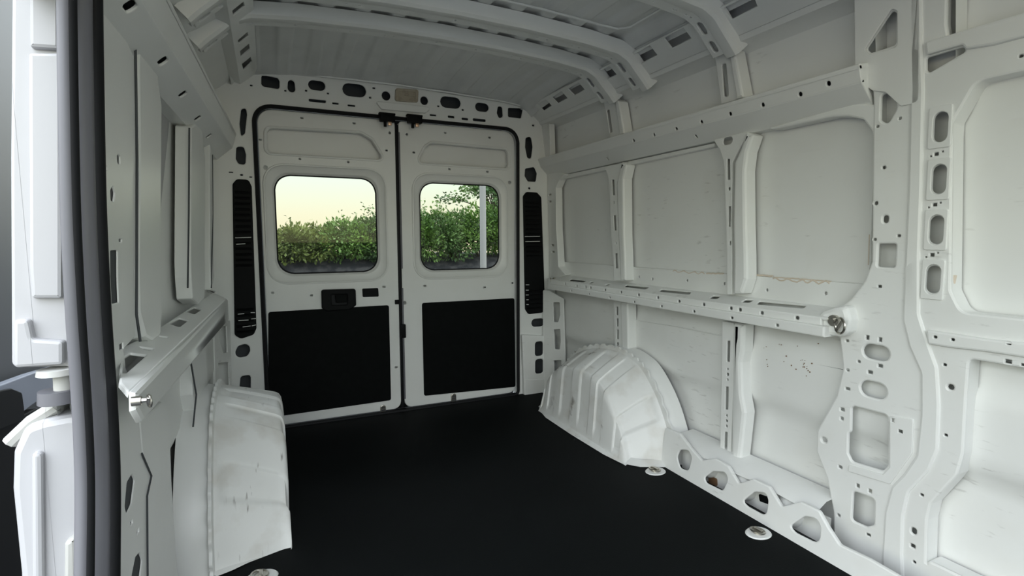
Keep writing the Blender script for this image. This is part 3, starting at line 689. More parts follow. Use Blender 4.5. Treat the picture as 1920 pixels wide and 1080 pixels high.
# gap trim between the doors
box('gap_cover', (.768, .085, .885), (.09, .02, 1.78), M['rubber'], door1, .004)
box('gap_seal', (.768, .030, .885), (.020, .020, 1.74), M['rubber'], door1, .004)
box('gap_edge_strip', (.7795, .017, 1.30), (.010, .014, .82), M['greyrub'], door2, .002)
box('gap_edge_strip', (.7795, .017, .42), (.010, .014, .70), M['greyrub'], door2, .002)
# lower bolts on the door feet
for u, v, dr in [(718, 768, door1), (850, 746, door2)]:
    c = DS.map(*dv(u, v), .004)
    b = sheet('floor_bolt', DS, rect(dv(u, v)[0], dv(u, v)[1], .034, .062, .016, 5), [], .012, .003, M['metal'], dr, w=.010)
    bm = bmesh.new()
    for k in (-.016, 0, .016): box_bm(bm, c + Vector((0, -.010, k)), (.020, .006, .005), .001)
    from_bm('bolt_rib', bm, M['dark'], b)
tube('cable_loop', [DS.map(*dv(u, v), .006) for u, v in [(829, 771), (834, 764), (846, 760), (860, 757), (866, 754), (868, 750)]], .003, M['plastic'], door2)

# seal around the rear door opening
pl = rounded([(.0, .0), (DOOR_W, .0), (DOOR_W, DOOR_H - .004), (0, DOOR_H - .004)], [.03, .03, .085, .085], 10)
sl = empty('door_seal', (MID, 0, 0), 'black rubber seal running round the rear door opening', 'seal')
N_ = [REAR.map(a, b, .004) for a, b in pl]
tube('rubber_strip', N_, .0115, M['rubber'], sl, 8, closed=True)

# lamp in the header
lc = REAR.map(*REAR.inv(762, 179), .006); lamp = empty('ceiling_lamp', lc, 'tan smoky dome lamp in the header above the rear doors', 'lamp')
lq = [REAR.inv(*p) for p in [(741, 166), (784, 169), (783, 193), (740, 190)]]
sheet('lamp_body', REAR, rounded(lq, .012, 4), [shape(REAR, ('q', [(748, 172), (778, 174), (777, 189), (747, 187)], .008))], .016, .004, M['lens'], lamp, w=.014)
sheet('lamp_lens', REAR, rounded([REAR.inv(*p) for p in [(747, 171), (779, 173), (778, 190), (746, 188)]], .008, 4), [], .006, .002, M['lens'], lamp, w=.010)
sheet('lamp_switch', REAR, rounded([REAR.inv(*p) for p in [(758, 176), (776, 178), (776, 182), (758, 180)]], .002, 2), [], .006, .002, M['lens'], lamp, w=.015)

# black louvred vents on the rear pillars
def vent(px, label, lites):
    q = [REAR.inv(*p) for p in px]
    cx = sum(p[0] for p in q) / len(q); zb = min(p[1] for p in q); zt = max(p[1] for p in q)
    x0, x1 = min(p[0] for p in q), max(p[0] for p in q)
    v = empty('vent_cover', REAR.map(cx, zb, 0), label, 'vent', 'black vent covers beside the rear doors')
    sheet('vent_body', REAR, rounded(q, .02, 5), [], .014, .005, M['plastic'], v, w=.012)
    z = zb + .04; k = 0
    while z < zt - .04:
        f_ = (z - q[4][1]) / (q[3][1] - q[4][1]); xl = q[7][0] + (q[0][0] - q[7][0]) * f_; xr = q[4][0] + (q[3][0] - q[4][0]) * f_
        hi = z > zb + (zt - zb) * .45 or z < zb + .19
        if hi:
            bm = bmesh.new(); box_bm(bm, REAR.map((xl + xr) / 2 , z, .015), ((xr - xl) * .80, .012, .010), .003, Matrix.Rotation(.5, 3, 'X'))
            from_bm('slat', bm, M['plastic'], v); z += .030
        else: z += .030
        k += 1
    for (u0, v0, u1, v1) in lites:
        a, b = REAR.inv(u0, v0, .02), REAR.inv(u1, v1, .02)
        tube('slit', [REAR.map(*a, .021), REAR.map(*b, .021)], .0022, M['paint'], v, 5)
vent([(436, 345), (444, 336), (466, 337), (472, 350), (481, 615), (476, 627), (452, 635), (440, 628)], 'black louvred vent cover on the pillar beside the handled rear door',
     [(441, 446, 471, 445), (443, 458, 460, 457), (446, 589, 458, 588), (470, 586, 478, 586), (447, 601, 466, 600), (471, 598, 480, 597), (455, 613, 470, 611), (472, 611, 480, 609)])
vent([(980, 368), (986, 360), (1006, 361), (1014, 370), (1021, 575), (1017, 586), (990, 589), (984, 580)], 'black louvred vent cover on the pillar beside the rear door without handle',
     [(984, 443.5, 1012, 443), (985, 453, 1012, 452.5), (986, 534, 992, 534), (986, 544, 991, 544), (986, 553, 991, 553), (987, 562, 991, 562), (987, 571, 991, 571)])

# ------------------------------------------------------------------ roof
halfp = [(.0, 1.995), (.30, 1.990), (.60, 1.975), (.78, 1.955), (.845, 1.925), (.885, 1.885), (.935, 1.838), (.975, 1.795)]
sec = [(MID - a, b) for a, b in halfp[::-1]] + [(MID + a, b) for a, b in halfp[1:]]
def zroof(x):
    a = abs(x - MID)
    for (p, q), (r, s) in zip(halfp, halfp[1:]):
        if a <= r: return q + (s - q) * (a - p) / (r - p)
    return halfp[-1][1]
# corrugated roof sheet: shallow lengthwise ridges
bm = bmesh.new(); cols = []; x = -.10; per = .145
while x <= 1.67:
    ph = ((x + .02) % per) / per
    d = 0 if ph < .36 else (ph - .36) / .07 if ph < .43 else 1 if ph < .86 else (1 - ph) / .14 if ph > .86 else 0
    cols.append((x, zroof(x) + .030 + .013 * max(0, min(1, d)))); x += .0072
g = [[bm.verts.new((a, y, zroof(a) + .030 - dz + (b - zroof(a) - .030) * am)) for a, b in cols] for y, dz, am in ((-4.2, 0, 1), (-2.5, 0, 1), (-1.2, 0, 1), (-.55, 0, 1), (-.30, .012, 1), (-.10, .030, .8), (-.03, .040, .25), (.02, .044, .1))]
for a, b in zip(g, g[1:]):
    for i in range(len(cols) - 1): bm.faces.new((a[i], a[i + 1], b[i + 1], b[i]))
ceil = from_bm('ceiling', bm, M['roof']); tag(ceil, 'grey looking corrugated metal van roof with cross bows', 'ceiling', kind='structure')
# opaque outer shell around everything
sh = [(MID - 1.12, -.02), (MID - 1.10, 1.1), (MID - 1.03, 1.8), (MID - .90, 2.02), (MID - .5, 2.07), (MID, 2.08), (MID + .5, 2.07), (MID + .90, 2.02), (MID + 1.03, 1.8), (MID + 1.10, 1.1), (MID + 1.12, -.02)]
roofsh = sh[2:9]
loft('outer_roof', [[(a, y, b) for a, b in roofsh] for y in (-4.3, .11)], M['paint'], ceil, closed=False)
loft('outer_side', [[(a, y, b) for a, b in sh[8:]] for y in (-4.3, .11)], M['paint'], wr, closed=False)
# bows
def bow(y0, parent, wide=.055, strip=.06, notch=True, ends=True):
    ps = PathSurf(sec, y0)
    L = ps.c[-1]; hl = []
    for side in (0, 1):
        f = (lambda s: s) if side == 0 else (lambda s: L - s)
        if ends:
            for a, b, ln in [(.075, .0, .052), (.165, .0, .062)]:
                hl.append(rect(f(a), strip * .5, ln, .026, .012))
        for s in (.24, .265, .32, .335, .43, .47, .60, .65, .80, .84):
            hl.append(rect(f(s), strip * .55, .007, .006, .002))
    hl.append(rect(L / 2, strip * .55, .007, .012, .002))
    sheet('bow_flange', ps, [(0.03, 0), (L - .03, 0), (L - .03, strip), (.03, strip)], hl, .040, .003, M['paint'], parent, w=.020, seg=.05, rim=.008)
    prof = [(0.004, .012), (0.0, .024), (-.008, .028), (-wide + .012, .028), (-wide, .018), (-wide - .010, -.028)]
    loops = []
    n = 90
    for i in range(n + 1):
        s = .012 + (L - .024) * i / n
        loops.append([ps.map(s, t, w_) for t, w_ in prof])
    loft('roof_bow', loops, M['paint'], parent, closed=False)
bow(-.79, ceil); bow(-1.06, ceil); bow(-1.58, ceil, wide=.06); bow(-2.2, ceil); bow(-3.1, ceil)
# dark gaps where the corrugations pass over the bow
for y in (-.79, -1.06):
    pass
# stiffening lip in front of the second bow
seg_ = [(.25, -1.20), (1.45, -1.20), (1.50, -1.235), (1.50, -2.4)]
tube('roof_panel_edge', [(a, b, zroof(a) + .022) for a, b in [(-.0 + i * .1, -1.20) for i in range(0, 15)] + [(1.47, -1.215), (1.50, -1.26), (1.50, -1.7), (1.50, -2.4)]], .005, M['paint'], ceil, 6)
# cant rails: slanted, with square windows
def cant(side, parent, sq):
    a, b = ((MID + .94, 1.850), (MID + .84, 1.938)) if side > 0 else ((-.058, 1.886), (.026, 1.955))
    d = Vector((b[0] - a[0], 0, b[1] - a[1])); n = Vector((-side * abs(d.z), 0, -abs(d.x)))
    S = Surf((a[0], 0, a[1]), (0, 1, 0), d, n); wd = d.length
    holes = [shape(S, h) for h in sq]
    sheet('cant_rail', S, [(-4.2, 0), (.0, 0), (.0, wd), (-4.2, wd)], holes, .008, .002, M['paint'], parent)
    # lower cove back to the wall
    cove = [(MID + .952, 1.832), (MID + 1.0, 1.826), (MID + 1.035, 1.80)] if side > 0 else [(-.105, 1.899), (-.165, 1.852), (-.25, 1.80)]
    loft('cant_cove', [[(p_[0], y, p_[1]) for y in (-4.2, 0)] for p_ in [a] + cove], M['paint'], parent, closed=False)
cant(1, ceil, [('q', q, .004) for q in [
    [(1008, 195), (1024, 187), (1034, 198), (1019, 208)], [(1035, 183), (1053, 171), (1064, 184), (1046, 194)], [(1065, 167), (1085, 155), (1096, 168), (1077, 179)],
    [(1119, 137), (1143, 124), (1156, 140), (1132, 152)], [(1187, 104), (1218, 85), (1232, 103), (1201, 120)], [(1245, 72), (1281, 52), (1296, 72), (1260, 91)], [(1356, 16), (1410, -12), (1420, 12), (1372, 37)]]])
cant(-1, ceil, [('q', q, .004) for q in [
    [(454, 120), (470, 107), (473, 116), (457, 132)], [(450, 96), (467, 82), (469, 93), (452, 108)], [(446, 76), (464, 60), (467, 68), (449, 82)], [(436, 20), (457, 3), (459, 12), (438, 30)]]])

# ------------------------------------------------------------------ left wall
wl = skin_mesh(LEFT, -1.98, .12, -.02, 1.9, -.055, cr, 'wall_left', M['paint'])
tag(wl, 'white painted bare metal side wall behind the sliding door opening', 'wall', kind='structure')
loft('outer_side', [[(a, y, b) for a, b in sh[:3]] for y in (-2.0, .11)], M['paint'], wl, closed=False)
ol = (lambda *p: LEFT.inv(*p, 0))
LB = [('m', u, v, .040, .026, .3) for u, v in [(245, 12), (306, 115), (343, 177), (371, 222), (392, 255)]]
beam(LEFT, -2.14, .0, wl, [], LB, 1.1, 1.63)
# pillar beside the seal
edge = [(176, -60), (178, 200), (182, 400), (190, 560), (200, 660), (208, 760), (213, 900), (208, 1150)]
po = [ol(*p) for p in edge] + [ol(*p) for p in [(300, 1150), (280, 1000), (275, 930), (283, 890), (267, 852), (262, 800), (258, 740), (236, 690), (232, 655), (254, 630), (254, 300), (253, 110), (232, 62), (225, -60)]]
LP = [('q', [(207, 470), (221, 469), (223, 567), (210, 570)], .004), ('r', 223, 299, 6, 16, .3), ('q', [(207, 358), (212, 348), (216, 362), (214, 378), (208, 376)], .004), ('r', 199, 315, 4, 7, .3),
      ('r', 197, 436, 4, 7, .4), ('r', 226, 451, 6, 6, .45), ('r', 228, 650, 8, 12, .1), ('q', [(248, 888), (253, 900), (247, 945), (238, 965), (234, 950), (238, 905)], .008),
      ('q', [(262, 1035), (267, 1050), (262, 1090), (250, 1110), (247, 1080), (254, 1045)], .008), ('r', 247, 981, 5, 9, .2), ('r', 259, 997, 5, 9, .2)]
sheet('pillar_panel', LEFT, po, [shape(LEFT, h) for h in LP], .006, .002, M['paint'], wl, rim=.003)
plate('rib', LEFT, [(262, 95), (278, 86), (296, 96), (304, 200), (304, 590), (302, 628), (288, 640), (274, 632), (262, 585), (263, 300)], [], .06, .004, wl, r=.01, bev=.008)
plate('rib', LEFT, [(359, 238), (368, 232), (380, 240), (385, 300), (385, 520), (384, 560), (374, 570), (362, 560), (359, 520)], [], .05, .004, wl, r=.008, bev=.007)
plate('rib', LEFT, [(394, 270), (400, 290), (402, 520), (396, 545)], [], .03, .0, wl, r=.006, bev=.005)
plate('lower_rib', LEFT, [(262, 790), (305, 752), (318, 780), (322, 900), (332, 1060), (345, 1150), (290, 1150), (278, 1000), (275, 930), (284, 892), (268, 855)], [], .04, -.004, wl, r=.008, bev=.006)
plate('lower_rib', LEFT, [(360, 676), (386, 642), (392, 760), (388, 785), (372, 796), (362, 740)], [], .04, -.004, wl, r=.006, bev=.005)
seam(LEFT, [(231, 58), (254, 92), (257, 300), (256, 590), (263, 640)], wl, M['dark'], w=.002, r=.0028)  # seam line; the dark tube also paints the shadow in its gap
seam(LEFT, [(352, 150), (312, 152)], wl, M['dark'], w=-.02, r=.001)
seam(LEFT, [(355, 240), (354, 400), (352, 540)], wl, M['dark'], w=-.0, r=.003)
seam(LEFT, [(398, 290), (399, 400), (396, 540)], wl, M['dark'], w=.0, r=.003)
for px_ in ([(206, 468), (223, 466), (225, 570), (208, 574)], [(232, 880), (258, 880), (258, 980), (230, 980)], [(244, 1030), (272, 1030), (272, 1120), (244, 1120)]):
    plate('slot_shade', LEFT, px_, [], .002, -.0045, wl, r=.001, bev=.0005, m='dark')  # dark plates put the shade inside the slots into colour
seam(LEFT, [(266, 850), (284, 892), (276, 930), (277, 1080)], wl, M['dark'], w=.002, r=.0022)
seam(LEFT, [(358, 680), (368, 740), (362, 800)], wl, M['dark'], w=.002, r=.003)
# left rail
LZ0 = (-.175, FZ + .02)
LR = Surf((-.170, 0, 0), (.006, 1, 0), (0, 0, 1), (1, -.006, 0))
RPX = [(257, 734), (427, 560), (430, 600), (416, 618), (270, 792), (258, 770)]
sheet('rail_front', LR, rounded([LR.inv(*p) for p in RPX], .004, 2), [], .012, .010, M['paint'], wl)
LL = Surf((-.178, 0, .806), (.006, 1, 0), (-.11, 0, .028), (.028, 0, .11))
sheet('rail_ledge', LL, [LL.inv(258, 734), LL.inv(426, 560), (-.08, .115), LL.inv(404, 546), LL.inv(300, 618), LL.inv(238, 652), LL.inv(240, 715)], [shape(LL, ('q', p, .004)) for p in [
    [(245, 668), (256, 660), (286, 664), (250, 698), (244, 698)], [(270, 648), (298, 652), (296, 656), (282, 655)], [(305, 628), (322, 631), (325, 633), (308, 631)],
    [(323, 606), (342, 595), (358, 600), (342, 613)], [(353, 584), (368, 575), (381, 580), (368, 589)], [(389, 555), (398, 550), (408, 554), (399, 558)]]], .010, .003, M['paint'], wl)

# ------------------------------------------------------------------ wheel arches
def wheel_arch(side, label, group):
    X = lambda h: MID + side * h
    root = empty('wheel_arch', (X(.85), -.8, 0), label, 'wheel arch', group)
    n = 220; mr = 34
    prof = [(-.33, 0), (-.335, .15), (-.38, .28), (-.475, .36), (-.60, .415), (-.74, .45), (-.90, .462), (-1.02, .445), (-1.12, .40), (-1.235, .28), (-1.315, .13), (-1.345, 0)]
    base = [(-.38, 0), (-.385, .12), (-.42, .21), (-.49, .28), (-.60, .335), (-.74, .362), (-.88, .362), (-.98, .335), (-1.06, .28), (-1.14, .17), (-1.20, .07), (-1.235, 0)]
    SHD = .795
    if side < 0:
        SHD = .742; prof = [(y, z * 1.04) for y, z in prof]; base = [(y * 1.04, z * 1.14) for y, z in base]
    def samp(pl, q):
        q = q * (len(pl) - 1); i = min(int(q), len(pl) - 2); f = q - i
        p0 = pl[max(i - 1, 0)]; p1 = pl[i]; p2 = pl[i + 1]; p3 = pl[min(i + 2, len(pl) - 1)]
        return tuple(.5 * ((2 * p1[k]) + (-p0[k] + p2[k]) * f + (2 * p0[k] - 5 * p1[k] + 4 * p2[k] - p3[k]) * f * f + (-p0[k] + 3 * p1[k] - 3 * p2[k] + p3[k]) * f ** 3) for k in (0, 1))
    beads = [.17, .29, .41, .53, .65, .83]
    bm = bmesh.new(); g = []
    for i in range(n + 1):
        q = i / n; yw, zw = samp(prof, q); yb, zb = samp(base, q)
        row = []
        for j in range(mr + 1):
            v = j / mr
            # cross section: along the crown towards the aisle, over a rounded shoulder, down the inner face
            if v < .52:
                a = v / .52; hx = .945 - (.945 - SHD) * a
                y = yw + (yb - yw) * a; z = zw + (zb - zw) * a ** 1.15
            else:
                a = (v - .52) / .48; ang = min(a / .25, 1) * PI / 2
                hx = SHD - .028 * math.sin(ang) - (SHD - .028 - .722) * .5 * max(0, a - .25) / .75
                # inner face runs down to the floor, fanning out a little
                drop = max(0, (a - .12) / .88)
                z = zb * (1 - drop) - .02 * math.sin(ang) * min(1, zb * 6) * (1 - drop)
                yc = -.80
                y = yb + (yb - yc) * .03 * drop
                y += (.0 if True else 0)
            # pressed strips across
            d = 0
            for bq in beads:
                dd = abs(q - bq)
                if dd < .036 and .04 < v < .93: d = max(d, min(1, (.036 - dd) / .006) * min(1, (v - .04) / .04) * min(1, (.93 - v) / .03))
            cy, cz = -.80, .05
            nrm = Vector((0, y - cy, z - cz)); nrm = nrm.normalized() if nrm.length > 1e-6 else Vector((0, 0, 1))
            inw = 0 if v < .5 else min(1, (v - .5) / .12)
            P = Vector((X(hx), y, z)) + nrm * (-.009 * d) * (1 - inw) + Vector((side, 0, 0)) * (.009 * d) * inw
            P.z = max(P.z, -.005)
            row.append(bm.verts.new(P))
        g.append(row)
    for a, b in zip(g, g[1:]):
        for j in range(mr): bm.faces.new((a[j], a[j + 1], b[j + 1], b[j]))
    bmesh.ops.remove_doubles(bm, verts=bm.verts, dist=1e-5)
    from_bm('arch_shell', bm, M['arch'], root)
    # welded flange against the wall, a scalloped strip
    lo = [[], []]
    for i in range(n + 1):
        y, z = samp(prof, i / n); nn = Vector((0, y + .80, z - .05)).normalized(); sc_ = .020 + .006 * math.sin(i * .75)
        lo[0].append(Vector((X(.944), y, z))); lo[1].append(Vector((X(.948), y, z)) + nn * sc_)
    lo.append([p + Vector((side * .01, 0, 0)) for p in lo[1]])
    loft('arch_flange', lo, M['arch'], root, closed=False)
    # outer half of the wheel housing, between the flange and the side wall
    lo = []
    for hx, k in [(.950, .985), (.975, 1.012), (1.01, 1.022), (1.055, 1.028)]:
        lo.append([(X(hx), -.82 + (samp(prof, i / n)[0] + .82) * k, samp(prof, i / n)[1] * k) for i in range(n + 1)])
    loft('outer_housing', lo, M['paint'], root, closed=False)
    # foot flange on the floor
    pts = [(X(.945), -1.355), (X(.90), -1.34), (X(.80), -1.29), (X(.745), -1.22), (X(.728), -1.10), (X(.722), -.80), (X(.728), -.50), (X(.75), -.40)]
    lo = [[], []]
    for i, (a, b) in enumerate(pts):
        lo[0].append((a + side * .03, b + .02, .022)); lo[1].append((a - side * .006, b - .004, .003))
    loft('foot_flange', lo, M['arch'], root, closed=False)
    return root
wheel_arch(1, 'scuffed white ribbed wheel arch cover against the far side wall', 'wheel arch covers')
wheel_arch(-1, 'scuffed white wheel arch cover below the handled rear door, beside the sliding door side wall', 'wheel arch covers')

# ------------------------------------------------------------------ tie-down rings
def ring_geo(c, axis, up, R, r, name, parent, material):
    axis = Vector(axis).normalized(); a = Vector(up).normalized(); b = axis.cross(a)
    P = [Vector(c) + R * (math.cos(2 * PI * k / 20) * a + math.sin(2 * PI * k / 20) * b) for k in range(20)]
    return tube(name, P, r, M[material], parent, 7, closed=True)
def floor_ring(u, v, label):
    p = hit(u, v, 2, .0)
    o = empty('floor_tie_down', (p.x, p.y, 0), label, 'tie-down ring', 'tie-down rings set in the floor')
    bm = bmesh.new(); bmesh.ops.create_cone(bm, cap_ends=True, segments=32, radius1=.050, radius2=.046, depth=.004, matrix=Matrix.Translation((p.x, p.y, .002)) @ Matrix.Diagonal((1.0, .8, 1, 1)))
    from_bm('base_plate', bm, M['paint'], o)
    bm = bmesh.new(); disc_bm(bm, (p.x, p.y, .007), (0, 0, 1), .022, .008)
    from_bm('boss', bm, M['metal'], o)
    ring_geo((p.x - .004, p.y, .012), (.15, 0, 1), (0, 1, 0), .024, .004, 'ring', o, 'metal')
    box('ring_clip', (p.x, p.y, .014), (.012, .034, .010), M['metal'], o, .003)
floor_ring(1229, 884, 'metal tie-down ring in the floor beside the far wheel arch')
floor_ring(1422, 1000, 'metal tie-down ring in the floor near the holed sill, nearest the viewer')
floor_ring(490, 1083, 'metal floor tie-down ring at the foot of the near wheel arch, barely in view')
floor_ring(1024, 762, 'metal tie-down ring in the floor behind the far wheel arch, by the rear pillar')
def wall_ring(surf, u, v, w, label, side, sc_=1):
    s, t = surf.inv(u, v, w); c = surf.map(s, t, w)
    o = empty('wall_tie_down', c, label, 'tie-down ring', 'tie-down rings at the wall rails')
    n = surf.N
    bm = bmesh.new(); disc_bm(bm, c, n, .020 * sc_, .014); from_bm('boss', bm, M['metal'], o)
    bm = bmesh.new(); disc_bm(bm, c + n * .010, n, .010 * sc_, .010, 6); from_bm('bolt_head', bm, M['metal'], o)
    d = Vector((0, side * .030 * sc_, -.012 * sc_))
    ring_geo(c + n * .016 + d, n + Vector((0, .5, 0)), (0, 0, 1), .026 * sc_, .004 * sc_, 'ring', o, 'metal')
    box('ring_clip', c + n * .016 + d, (.008, .010, .046 * sc_), M['metal'], o, .002, Matrix.Rotation(.5, 3, 'X'))
wall_ring(RIGHT, 1564, 601, .053, 'metal tie-down rings on the pillar end of the far wall rail', -1)
RIGHT2 = RIGHT
wall_ring(RIGHT, 1039, 524, .04, 'small metal ring at the rear door end of the far wall rail', 1, .7)
wall_ring(LR, 256, 752, .0, 'dangling metal ring below the end of the sliding door side rail', 1, .42)
# left ring chain
# ------------------------------------------------------------------ sliding door opening: seal
SP = Surf((-.247, 0, 0), (0, 1, 0), (0, 0, 1), (1, 0, 0), lean, (1.0, 1.5))
def spath(px, w): return [SP.map(*SP.inv(*p, w), w) for p in px]
ss = empty('opening_seal', (-.262, -2.05, 0), 'thick black rubber seal edging the sliding door opening, blurred close up', 'seal')
def ribbon(name, px, r, m, w=0, n=16):
    P = spath(px, w)
    # resample
    Q = []
    for a, b in zip(P, P[1:]):
        for i in range(6): Q.append(a.lerp(b, i / 6))
    Q.append(P[-1])
    for _ in range(6): Q = [Q[0]] + [(Q[i - 1] + Q[i] * 2 + Q[i + 1]) / 4 for i in range(1, len(Q) - 1)] + [Q[-1]]
    tube(name, Q, r, M[m], ss, n)
mid = [(150, -140), (151, 0), (154, 200), (158, 400), (168, 600), (180, 760), (186, 900), (184, 1080), (182, 1250)]
ribbon('bulb', mid, .0160, 'greyrub', .0)
ribbon('inner_lip', [(u + 25, v) for u, v in mid], .0135, 'rubber', .002)
ribbon('outer_lip', [(u - 21, v) for u, v in mid], .010, 'rubber', -.004)
ribbon('clamp_flange', [(u - 31, v) for u, v in mid], .010, 'greyrub', -.010)

# ------------------------------------------------------------------ sliding door standing open outside
sd = empty('sliding_door', (-.34, -2.05, -.1), 'open white sliding door seen edge on beyond the thick rubber seal', 'door')
YD = -2.02
def at_y(u, v, y=YD): return hit(u, v, 1, y)
DEDGE = Surf((0, YD, 0), (1, 0, 0), (0, 0, 1), (0, -1, 0))
def dplate(name, px, thick, w, m, r=.01, bev=.006):
    return sheet(name, DEDGE, rounded([DEDGE.inv(*p, w) for p in px], r, 4), [], thick, bev, M[m], sd, w=w)
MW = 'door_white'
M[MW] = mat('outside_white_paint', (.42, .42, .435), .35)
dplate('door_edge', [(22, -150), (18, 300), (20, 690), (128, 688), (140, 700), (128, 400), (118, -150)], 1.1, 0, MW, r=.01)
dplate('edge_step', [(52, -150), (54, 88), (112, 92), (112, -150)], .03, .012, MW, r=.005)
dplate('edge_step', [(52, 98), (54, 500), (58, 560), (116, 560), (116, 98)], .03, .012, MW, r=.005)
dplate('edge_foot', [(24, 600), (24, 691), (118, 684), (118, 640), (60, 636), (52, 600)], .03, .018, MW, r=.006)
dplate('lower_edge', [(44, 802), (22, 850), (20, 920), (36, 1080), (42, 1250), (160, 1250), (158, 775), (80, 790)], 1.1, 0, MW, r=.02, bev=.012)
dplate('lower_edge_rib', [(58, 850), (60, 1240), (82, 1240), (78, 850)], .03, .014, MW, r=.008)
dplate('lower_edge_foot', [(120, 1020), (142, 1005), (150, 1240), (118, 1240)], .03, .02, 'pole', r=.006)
# roller of the mid track
rc_ = at_y(110, 735)
bm = bmesh.new(); disc_bm(bm, at_y(108, 696), (0, 0, 1), .030, .010, 24); from_bm('roller_cap', bm, M['pole'], sd)
bm = bmesh.new(); disc_bm(bm, at_y(118, 715), (0, 0, 1), .014, .03, 20); from_bm('roller_pin', bm, M['pole'], sd)
bm = bmesh.new(); disc_bm(bm, at_y(110, 742), (0, 0, 1), .030, .022, 28); from_bm('roller', bm, M['greyrub'], sd)
tube('roller_arm', [at_y(18, 830, YD + .03), at_y(60, 790, YD + .03), at_y(105, 762, YD + .03)], .012, M['pole'], sd)

# ------------------------------------------------------------------ parked vehicle beyond
pv = empty('parked_vehicle', (-1.8, 1.4, -.57), 'tall grey van parked close by, glimpsed outside past the open sliding door edge', 'vehicle')
VX = -.80
VB = Surf((VX, 0, 0), (0, 1, 0), (0, 0, 1), (1, 0, 0))
lo = []
for xx, g_ in [(VX - .06, .10), (VX - .01, .03), (VX, .0), (VX, 0)]:
    pass
prof_y = [(-1.15, -.30), (-1.15, 2.45), (-1.05, 2.57), (3.6, 2.57), (3.75, 2.4), (3.9, .62), (4.7, .45), (4.8, -.30)]
cyv, czv = 1.8, .9
for xx, k in [(VX - .05, .97), (VX - .012, .99), (VX, 1.0), (VX - 1.95, 1.0), (VX - 1.99, .99), (VX - 2.03, .97)]:
    lo.append([(xx, cyv + (y - cyv) * k, czv + (z - czv) * k) for y, z in prof_y])
loft('body', lo, M['vehicle'], pv, cap=True)
for y in (-.35, 3.6):
    for xx in (VX - .10, VX - 1.88):
        bm = bmesh.new(); disc_bm(bm, (xx, y, -.24), (1, 0, 0), .33, .2, 28); from_bm('wheel', bm, M['rubber'], pv)
vpx = lambda name, px, r, th, m, w_: sheet(name, VB, rounded([VB.inv(*p, w_) for p in px], r, 4), [], th, .004, M[m], pv, w=w_)
vpx('body_moulding', [(-60, 745), (60, 700), (140, 676), (150, 700), (60, 760), (20, 790), (-60, 800)], .01, .03, 'vehicle_light', .015)
vpx('handle_recess', [(-60, 745), (22, 728), (42, 736), (46, 765), (46, 788), (-60, 830)], .015, .03, 'plastic', .025)
vpx('body_cladding', [(-80, 800), (20, 790), (70, 765), (160, 1180), (-80, 1180)], .01, .03, 'plastic', .012)

# ------------------------------------------------------------------ outside: bank, hedge, pole
bm = bmesh.new(); g = []
for i in range(41):
    row = []
    for j in range(13):
        y = 3.6 + j * .22; q = min(1, j / 8); z = -.57 + 1.37 * (q * q * (3 - 2 * q)) + random.uniform(-.03, .03)
        row.append(bm.verts.new((-9 + i * .6, y, z)))
    g.append(row)
for a, b in zip(g, g[1:]):
    for j in range(12): bm.faces.new((a[j], b[j], b[j + 1], a[j + 1]))
bank = from_bm('bank', bm, M['mulch']); tag(bank, 'dark mulch covered bank below the hedge', 'bank', kind='structure')
def leaf_geo(bm, c, size, d):
    d = d.normalized(); s = d.orthogonal().normalized(); s = Matrix.Rotation(random.uniform(0, 2 * PI), 3, d) @ s; n = d.cross(s)
    a = bm.verts.new(c); b = bm.verts.new(c + d * size * .5 + s * size * .28 + n * size * .06); e_ = bm.verts.new(c + d * size); f = bm.verts.new(c + d * size * .5 - s * size * .28 + n * size * .06)
    bm.faces.new((a, b, e_)); bm.faces.new((a, e_, f))
def shrub(x, y, zb, top, rad, m, label, leaves=5200):
    o = empty('shrub', (x, y, zb), label, 'shrub', 'shrubs of the hedge behind the van')
    bm = bmesh.new()
    blobs = [(Vector((x + random.uniform(-rad, rad) * .8, y + random.uniform(-.35, .35), zb + .1 + (top - zb - .15) * random.uniform(.1, .9))), random.uniform(.16, .30)) for _ in range(22)]
    for _ in range(leaves):
        c, r = random.choice(blobs); d = Vector((random.gauss(0, 1), random.gauss(0, 1), random.gauss(0, 1))).normalized()
        p = c + d * r * random.uniform(.6, 1.08)
        p.z = max(p.z, zb - .05)
        leaf_geo(bm, p, random.uniform(.035, .075), d + Vector((0, 0, random.uniform(-.5, .9))))
    for _ in range(12):   # upright shoots that break the outline
        bx = x + random.uniform(-rad, rad); h = random.uniform(.04, .34)
        for k in range(22):
            q = random.random(); p = Vector((bx + random.gauss(0, .02), y + random.gauss(0, .05), top - .15 + q * (h + .12)))
            leaf_geo(bm, p, random.uniform(.03, .055), Vector((random.gauss(0, 1), random.gauss(0, 1), .5)))
    f = from_bm('foliage', bm, M[m], o, smooth=False); f['kind'] = 'stuff'
    bm = bmesh.new()
    for _ in range(5):
        a = Vector((x + random.uniform(-.1, .1), y, zb - .15)); b = Vector((x + random.uniform(-rad, rad) * .7, y + random.uniform(-.2, .2), top - .2))
        tube_bm(bm, [a, a.lerp(b, .5) + Vector((0, 0, .08)), b], [.022, .015, .006], 6)
    from_bm('stem', bm, M['bark'], o)
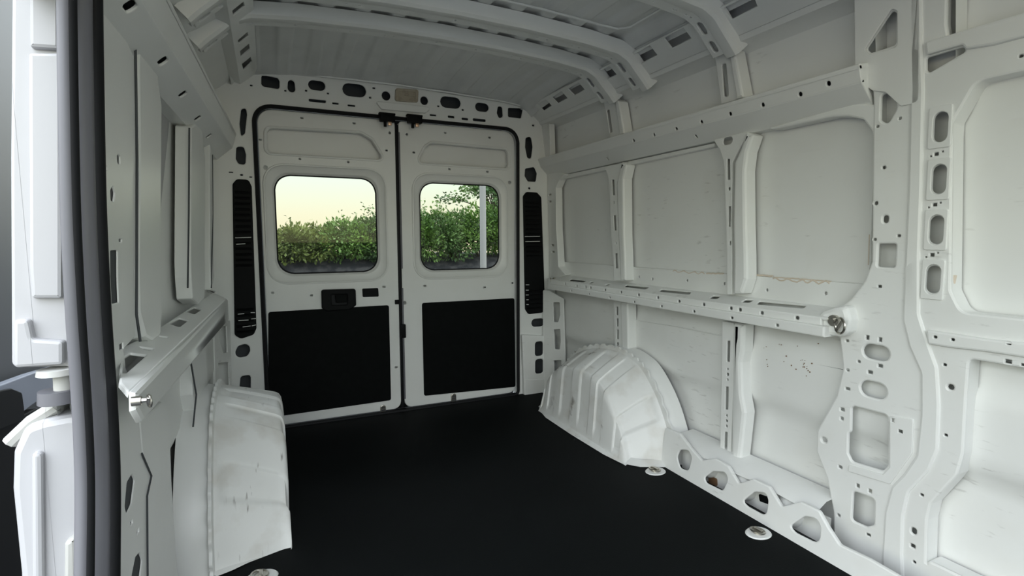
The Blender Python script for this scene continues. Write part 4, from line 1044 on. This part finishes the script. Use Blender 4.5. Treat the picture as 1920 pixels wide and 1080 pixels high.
SPEC = [
        (.05, 1.08, 'leaf1', 'olive green shrub low in the hedge, at the hinge side of the handled door window'),
        (.62, 1.13, 'leaf1', 'olive green shrub in the hedge, in the middle of the handled door window'),
        (1.18, 1.26, 'leaf2', 'taller bright green shrub towards the latch side of the handled door window'),
        (1.78, 1.36, 'leaf3', 'green shrub cut off by the latch side edge of the handled door window'),
        (2.34, 1.44, 'leaf2', 'bright green shrub in the hedge, first in the window of the door without handle'),
        (2.86, 1.42, 'leaf3', 'green shrub in the middle of the window of the door without handle'),
        (3.42, 1.50, 'leaf2', 'tall green shrub in the hedge just beside the grey pole'),
        (4.0, 1.58, 'leaf3', 'tall green shrub in the hedge beyond the grey pole')]
for x, top, m_, lb in SPEC: shrub(x, 5.25, .80, top, .36, m_, lb)
# taller tree behind the pole with a loose crown
tr = empty('tree', (4.05, 6.2, .6), 'taller loose crowned tree above the hedge beside the grey pole', 'tree')
bm = bmesh.new(); fr = bmesh.new()
for k in range(15):
    a = random.uniform(0, 2 * PI); r = random.uniform(.2, .75); z = random.uniform(1.55, 2.1)
    e_ = Vector((4.05 + r * math.cos(a), 6.2 + r * math.sin(a), z + .15)); s0 = Vector((4.05, 6.2, 1.5))
    tube_bm(bm, [s0, s0.lerp(e_, .5) + Vector((0, 0, .05)), e_], [.02, .012, .005], 5)
    for i in range(170):
        p = e_ + Vector((random.gauss(0, .17), random.gauss(0, .15), random.gauss(0, .05)))
        leaf_geo(fr, p, random.uniform(.05, .09), Vector((random.gauss(0, 1), random.gauss(0, 1), random.gauss(0, .3))))
tube_bm(bm, [(4.05, 6.2, .4), (4.03, 6.2, 1.0), (4.05, 6.2, 1.55)], [.06, .05, .035], 8)
from_bm('trunk', bm, M['bark'], tr); f = from_bm('foliage', fr, M['leaf3'], tr, smooth=False); f['kind'] = 'stuff'
pp = hit(906, 470, 1, 3.3)
po_ = empty('utility_pole', (pp.x, 3.3, -.57), 'plain grey pole standing before the hedge outside the rear window', 'pole')
bm = bmesh.new(); tube_bm(bm, [(pp.x, 3.3, -.57), (pp.x, 3.3, 1.2), (pp.x - .01, 3.3, 5.0)], [.045, .042, .034], 16)
from_bm('shaft', bm, M['pole'], po_)
bm = bmesh.new(); disc_bm(bm, (pp.x, 3.3, -.55), (0, 0, 1), .10, .05); from_bm('base_flange', bm, M['pole'], po_)
